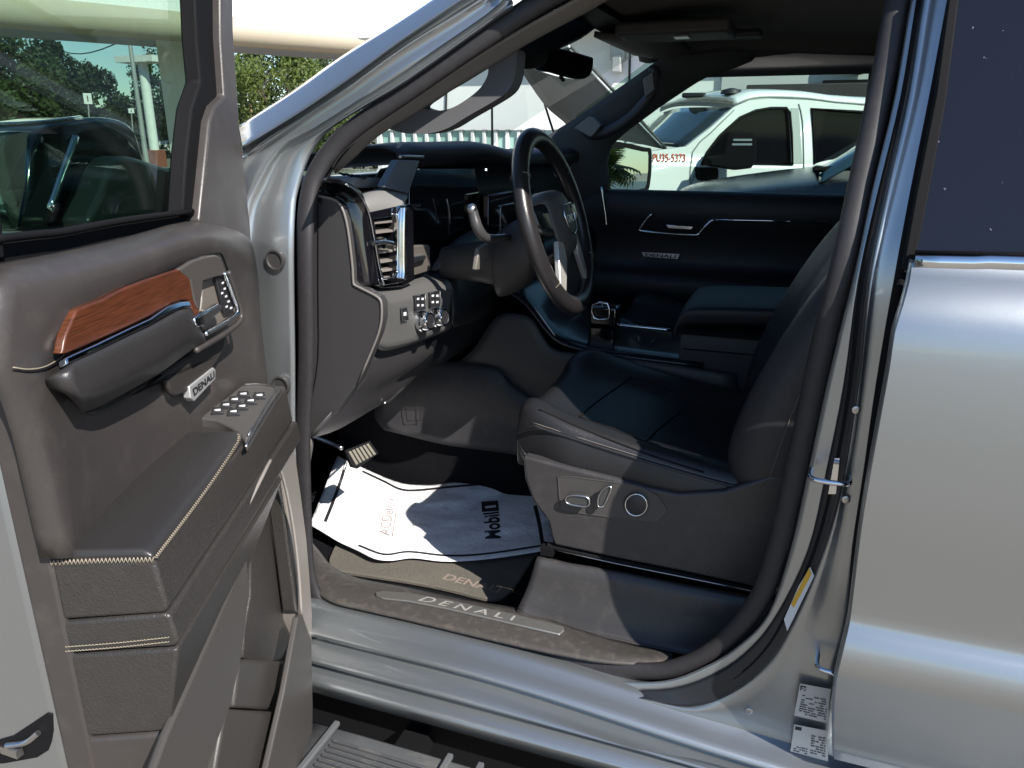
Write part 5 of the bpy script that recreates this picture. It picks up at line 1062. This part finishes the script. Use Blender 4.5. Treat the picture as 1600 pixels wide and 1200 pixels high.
# --- white pickup next bay but one
WP = mat('white_paint', (.78, .79, .78), .25, coat=1, dust=(5, .1, (.6, .58, .55)))
wt = thing('white_pickup', 'white crew cab work pickup with its bonnet raised, fleet number on the wing', 'pickup truck', (0.1, -5.6, GZ))
WA = R(28); WR = Vector((-math.cos(WA), -math.sin(WA), 0)); WN = Vector((-math.sin(WA), math.cos(WA), 0)); WP0 = M(('y', -4.6), 1147, 165)
def FK(k): return ('p', WP0+WN*k, WN)
NRM['w'] = WN
def WL_(r, a, z): return Vector((WP0.x, WP0.y, 0))+WR*r-WN*a+Vector((0, 0, z))
def wbox(r0, r1, a0, a1, z0, z1):
    V = [WL_(r, a, z) for r in (r0, r1) for a in (a0, a1) for z in (z0, z1)]
    return V, [(0, 1, 3, 2), (4, 6, 7, 5), (0, 4, 5, 1), (2, 3, 7, 6), (0, 2, 6, 4), (1, 5, 7, 3)]
FY = FK(0)
side = [(600, 250), (900, 244), (1012, 237), (1072, 229), (1112, 198), (1147, 167), (1170, 157), (1200, 154), (1260, 156), (1345, 165), (1600, 172), (1620, 262), (2300, 290), (2300, 480), (600, 480)]
w1 = [(1095, 256), (1105, 238), (1125, 212), (1156, 184), (1181, 173), (1205, 169), (1229, 169), (1234, 176), (1237, 210), (1239, 256)]
w2 = [(1268, 170), (1346, 175), (1470, 180), (1480, 258), (1340, 258), (1273, 256)]
wbody = obj('body', [gplate(FY, side, .06, holes=[w1, w2])]+[wbox(-2.3, 4.2, .02, 1.85, .35, 1.2)], WP, wt, bevel=.012, smooth=40)
wbody['label'] = 'white painted body'
def far(fr_pts, yy): return [Vector((p.x, yy, p.z)) for p in fr_pts]
rl = rw(FY, (1147, 165), (1170, 156), (1200, 153), (1260, 155), (1345, 164), (1600, 172))
obj('roof', gloft(None, [rl, [p+WN*-.12+Vector((0, 0, .05)) for p in rl], [p+WN*-.9+Vector((0, 0, .085)) for p in rl], [p+WN*-1.75+Vector((0, 0, .05)) for p in rl], [p+WN*-1.87 for p in rl]], 3, 3), WP, wt, solid=.02, smooth=60)
wsn = rw(FY, (1147, 167), (1112, 198), (1072, 230)); 
obj('windscreen', gloft(None, [[p-WR*.01-WN*.05 for p in wsn], [p-WR*.12-WN*.92+Vector((0, 0, .02)) for p in wsn], [p-WR*.01-WN*1.8 for p in wsn]], 3, 4), mat('dark_screen', (.02, .03, .035), .03, coat=1), wt, solid=.01, smooth=60)
obj('side_window', [gplate(FK(-.03), w1, .01), gplate(FK(-.03), w2, .01)], mat('dark_side_glass', (.004, .004, .006), .1, spec=.2), wt)
obj('window_rubber', [gtube([M(FK(.004), *p) for p in w1], .012, closed=True, n=6, sm=1), gtube([M(FK(.004), *p) for p in w2], .012, closed=True, n=6, sm=1)], BLACK, wt, smooth=180)
obj('panel_gap', [gtube([M(FK(.002), *p) for p in q], .006, n=6, sm=2) for q in ([(1248, 162), (1254, 190), (1256, 256), (1258, 400)], [(1090, 262), (1078, 300), (1078, 400)], [(1147, 172), (1110, 208), (1082, 238), (1078, 300)])], mat('gap_grey', (.25, .26, .26), .8), wt, smooth=180)
obj('pillar_shade', gplate(FK(.004), [(1236, 169), (1248, 168), (1254, 256), (1240, 256)], .006), mat('shaded_white', (.45, .47, .45), .5), wt)  # darker white strip, the pillar's shade put into its colour
mm = obj('tow_mirror', [gplate(FK(.30), [(1137, 212), (1142, 205), (1176, 206), (1184, 212), (1183, 250), (1176, 263), (1150, 266), (1110, 260), (1107, 246), (1132, 242)], .12), gplate(FK(.12), [(1093, 262), (1124, 262), (1124, 280), (1110, 284), (1096, 282)], .2)], MATTE, wt, bevel=.02, seg=3)
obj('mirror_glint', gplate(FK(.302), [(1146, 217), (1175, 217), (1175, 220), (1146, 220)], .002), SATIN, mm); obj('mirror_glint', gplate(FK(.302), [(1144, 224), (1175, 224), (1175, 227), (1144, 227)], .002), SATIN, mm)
obj('roof_marker', glathe(M(FY, 1157, 155)-WN*.2+Vector((0, 0, .05)), (0, 0, 1), [(.09, 0), (.08, .03), (.02, .045)], 16), PBLK, wt); obj('roof_marker', gbox(M(FY, 1150, 152)-WN*.9+Vector((0, 0, .05)), (.2, .4, .04)), PBLK, wt, bevel=.01)
text('fleet_number', 'PU35-5373', mat('number_red', (.55, .10, .05), .5), wt, Q(FK(.006), (1020, 252), (1071, 252.5), (1071, 240.5), (1020, 240)), bold=.015)
hp = [M(FK(-.08), 1040, 234), M(FK(-.08), 985, 172), M(FK(-.08), 925, 108), M(FK(-.08), 890, 75)]
hf = [M(FK(-1.8), 905, 214), M(FK(-1.8), 880, 190), M(FK(-1.8), 850, 163), M(FK(-1.8), 812, 108)]
hoodm = obj('raised_bonnet', gloft(None, [hp, [a.lerp(b, .33)+Vector((0, 0, .02)) for a, b in zip(hp, hf)], [a.lerp(b, .66)+Vector((0, 0, .02)) for a, b in zip(hp, hf)], hf], 3, 3), mat('bonnet_shaded', (.04, .044, .042), .6, var=(6, .15)), wt, solid=.02, smooth=60)  # dark grey puts the white bonnet's shade into its base colour
obj('bonnet_edge', gprism([hp[0], hp[3], hp[3]+Vector((.05, 0, .07)), hp[0]+Vector((.05, 0, .07))], WN*-.05), WP, hoodm, bevel=.01)
obj('bonnet_strut', gtube([M(FK(-1.8), 851, 163), M(FK(-1.8), 866, 210)], .012, n=8, sm=1), BLACK, hoodm)
for r, a in ((-1.35, .1), (-1.35, 1.75), (2.9, .1), (2.9, 1.75)): obj('wheel', glathe(WL_(r, a, GZ+.42), WN, [(.2, -.12), (.40, -.13), (.42, 0), (.40, .13), (.22, .14), (.2, .08)], 32), BLACK, wt, smooth=40)
# --- dark car in the next bay
DK = mat('dark_blue_paint', (.006, .010, .020), .18, spec=.1)
ds = thing('dark_car', 'glossy blue black car parked alongside, only its bonnet and windscreen corner showing', 'car', (-1, -3.0, GZ))
hl_ = [(1058, 306), (1064, 298), (1076, 290), (1119, 281), (1165, 274), (1212, 268), (1259, 263), (1320, 258), (1500, 250)]
crn = rw(('y', -2.95), *hl_)
obj('bonnet', gloft(None, [[Vector((p.x-.05, -2.02, p.z-.45)) for p in crn], [Vector((p.x-.02, -2.04, p.z-.18)) for p in crn], [Vector((p.x, -2.12, p.z-.09)) for p in crn], [Vector((p.x, -2.3, p.z-.045)) for p in crn], crn, [Vector((p.x, -3.6, p.z-.05)) for p in crn], [Vector((p.x, -3.85, p.z-.3)) for p in crn]], 3, 4), DK, ds, solid=.01, smooth=70)
obj('body', gbox((-1.35, -2.95, .62), (3.9, 1.86, .85)), DK, ds, bevel=.12, seg=4)
wsd = rw(('y', -2.3), (1280, 267), (1310, 250), (1350, 228), (1420, 190))
obj('windscreen', gloft(None, [[p+Vector((0, .12, -.06)) for p in wsd], wsd, [p+Vector((.03, -.6, .0)) for p in wsd], [p+Vector((0, -1.2, 0)) for p in wsd]], 3, 3), mat('blue_screen', (.03, .06, .09), .03, coat=1), ds, solid=.01, smooth=60)
obj('wiper_cowl', gtube(rw(('y', -2.25), (1270, 266), (1290, 264), (1340, 262)), .014, n=8), BLACK, ds, smooth=180)
obj('cabin', gbox((-2.0, -2.95, 1.35), (1.9, 1.5, .5)), GLASSD, ds, bevel=.15, seg=4)
for x, yy in ((.05, -2.1), (.05, -3.8), (-2.7, -2.1), (-2.7, -3.8)): obj('wheel', glathe((x, yy, GZ+.36), (0, 1, 0), [(.2, -.1), (.34, -.11), (.36, 0), (.34, .11), (.2, .1)], 32), BLACK, ds, smooth=40)

# --- what the far door mirror looks back at
p = Vector((-24, -5.0, 0)); t = thing('palm_tree', 'bushy green palm tree reflected in the far door mirror', 'tree', (p.x, p.y, GZ))
obj('trunk', gtube([(p.x, p.y, GZ), (p.x+.05, p.y, 1.5)], [.2, .15], n=10, sm=1), BARK, t)
rnd = random.Random(3); V, F = [], []
for k in range(60):
    a = rnd.uniform(0, 6.28); e = rnd.uniform(-.3, 1.3); L_ = rnd.uniform(.8, 1.3); prv = Vector((p.x, p.y, 1.5)); d = Vector((math.cos(a)*math.cos(e), math.sin(a)*math.cos(e), math.sin(e)))
    for j in range(10):
        c = prv+d*(L_/10); d = (d+Vector((0, 0, -.11))).normalized(); s_ = d.cross(Vector((0, 0, 1))).normalized()*.5*math.sin(math.pi*(j+1)/11.5)
        for sg in (-1, 1):
            i = len(V); V += [prv, c, c+s_*sg+Vector((0, 0, -.12))+d*.1]; F.append((i, i+1, i+2))
        prv = c
obj('crown', (V, F), LF[1], t, smooth=180)
top('boundary_wall', gbox((-30, -6, .45), (.3, 14, 1.1)), WL, 'low pale boundary wall behind the palm in the far door mirror', 'wall', bevel=.02)
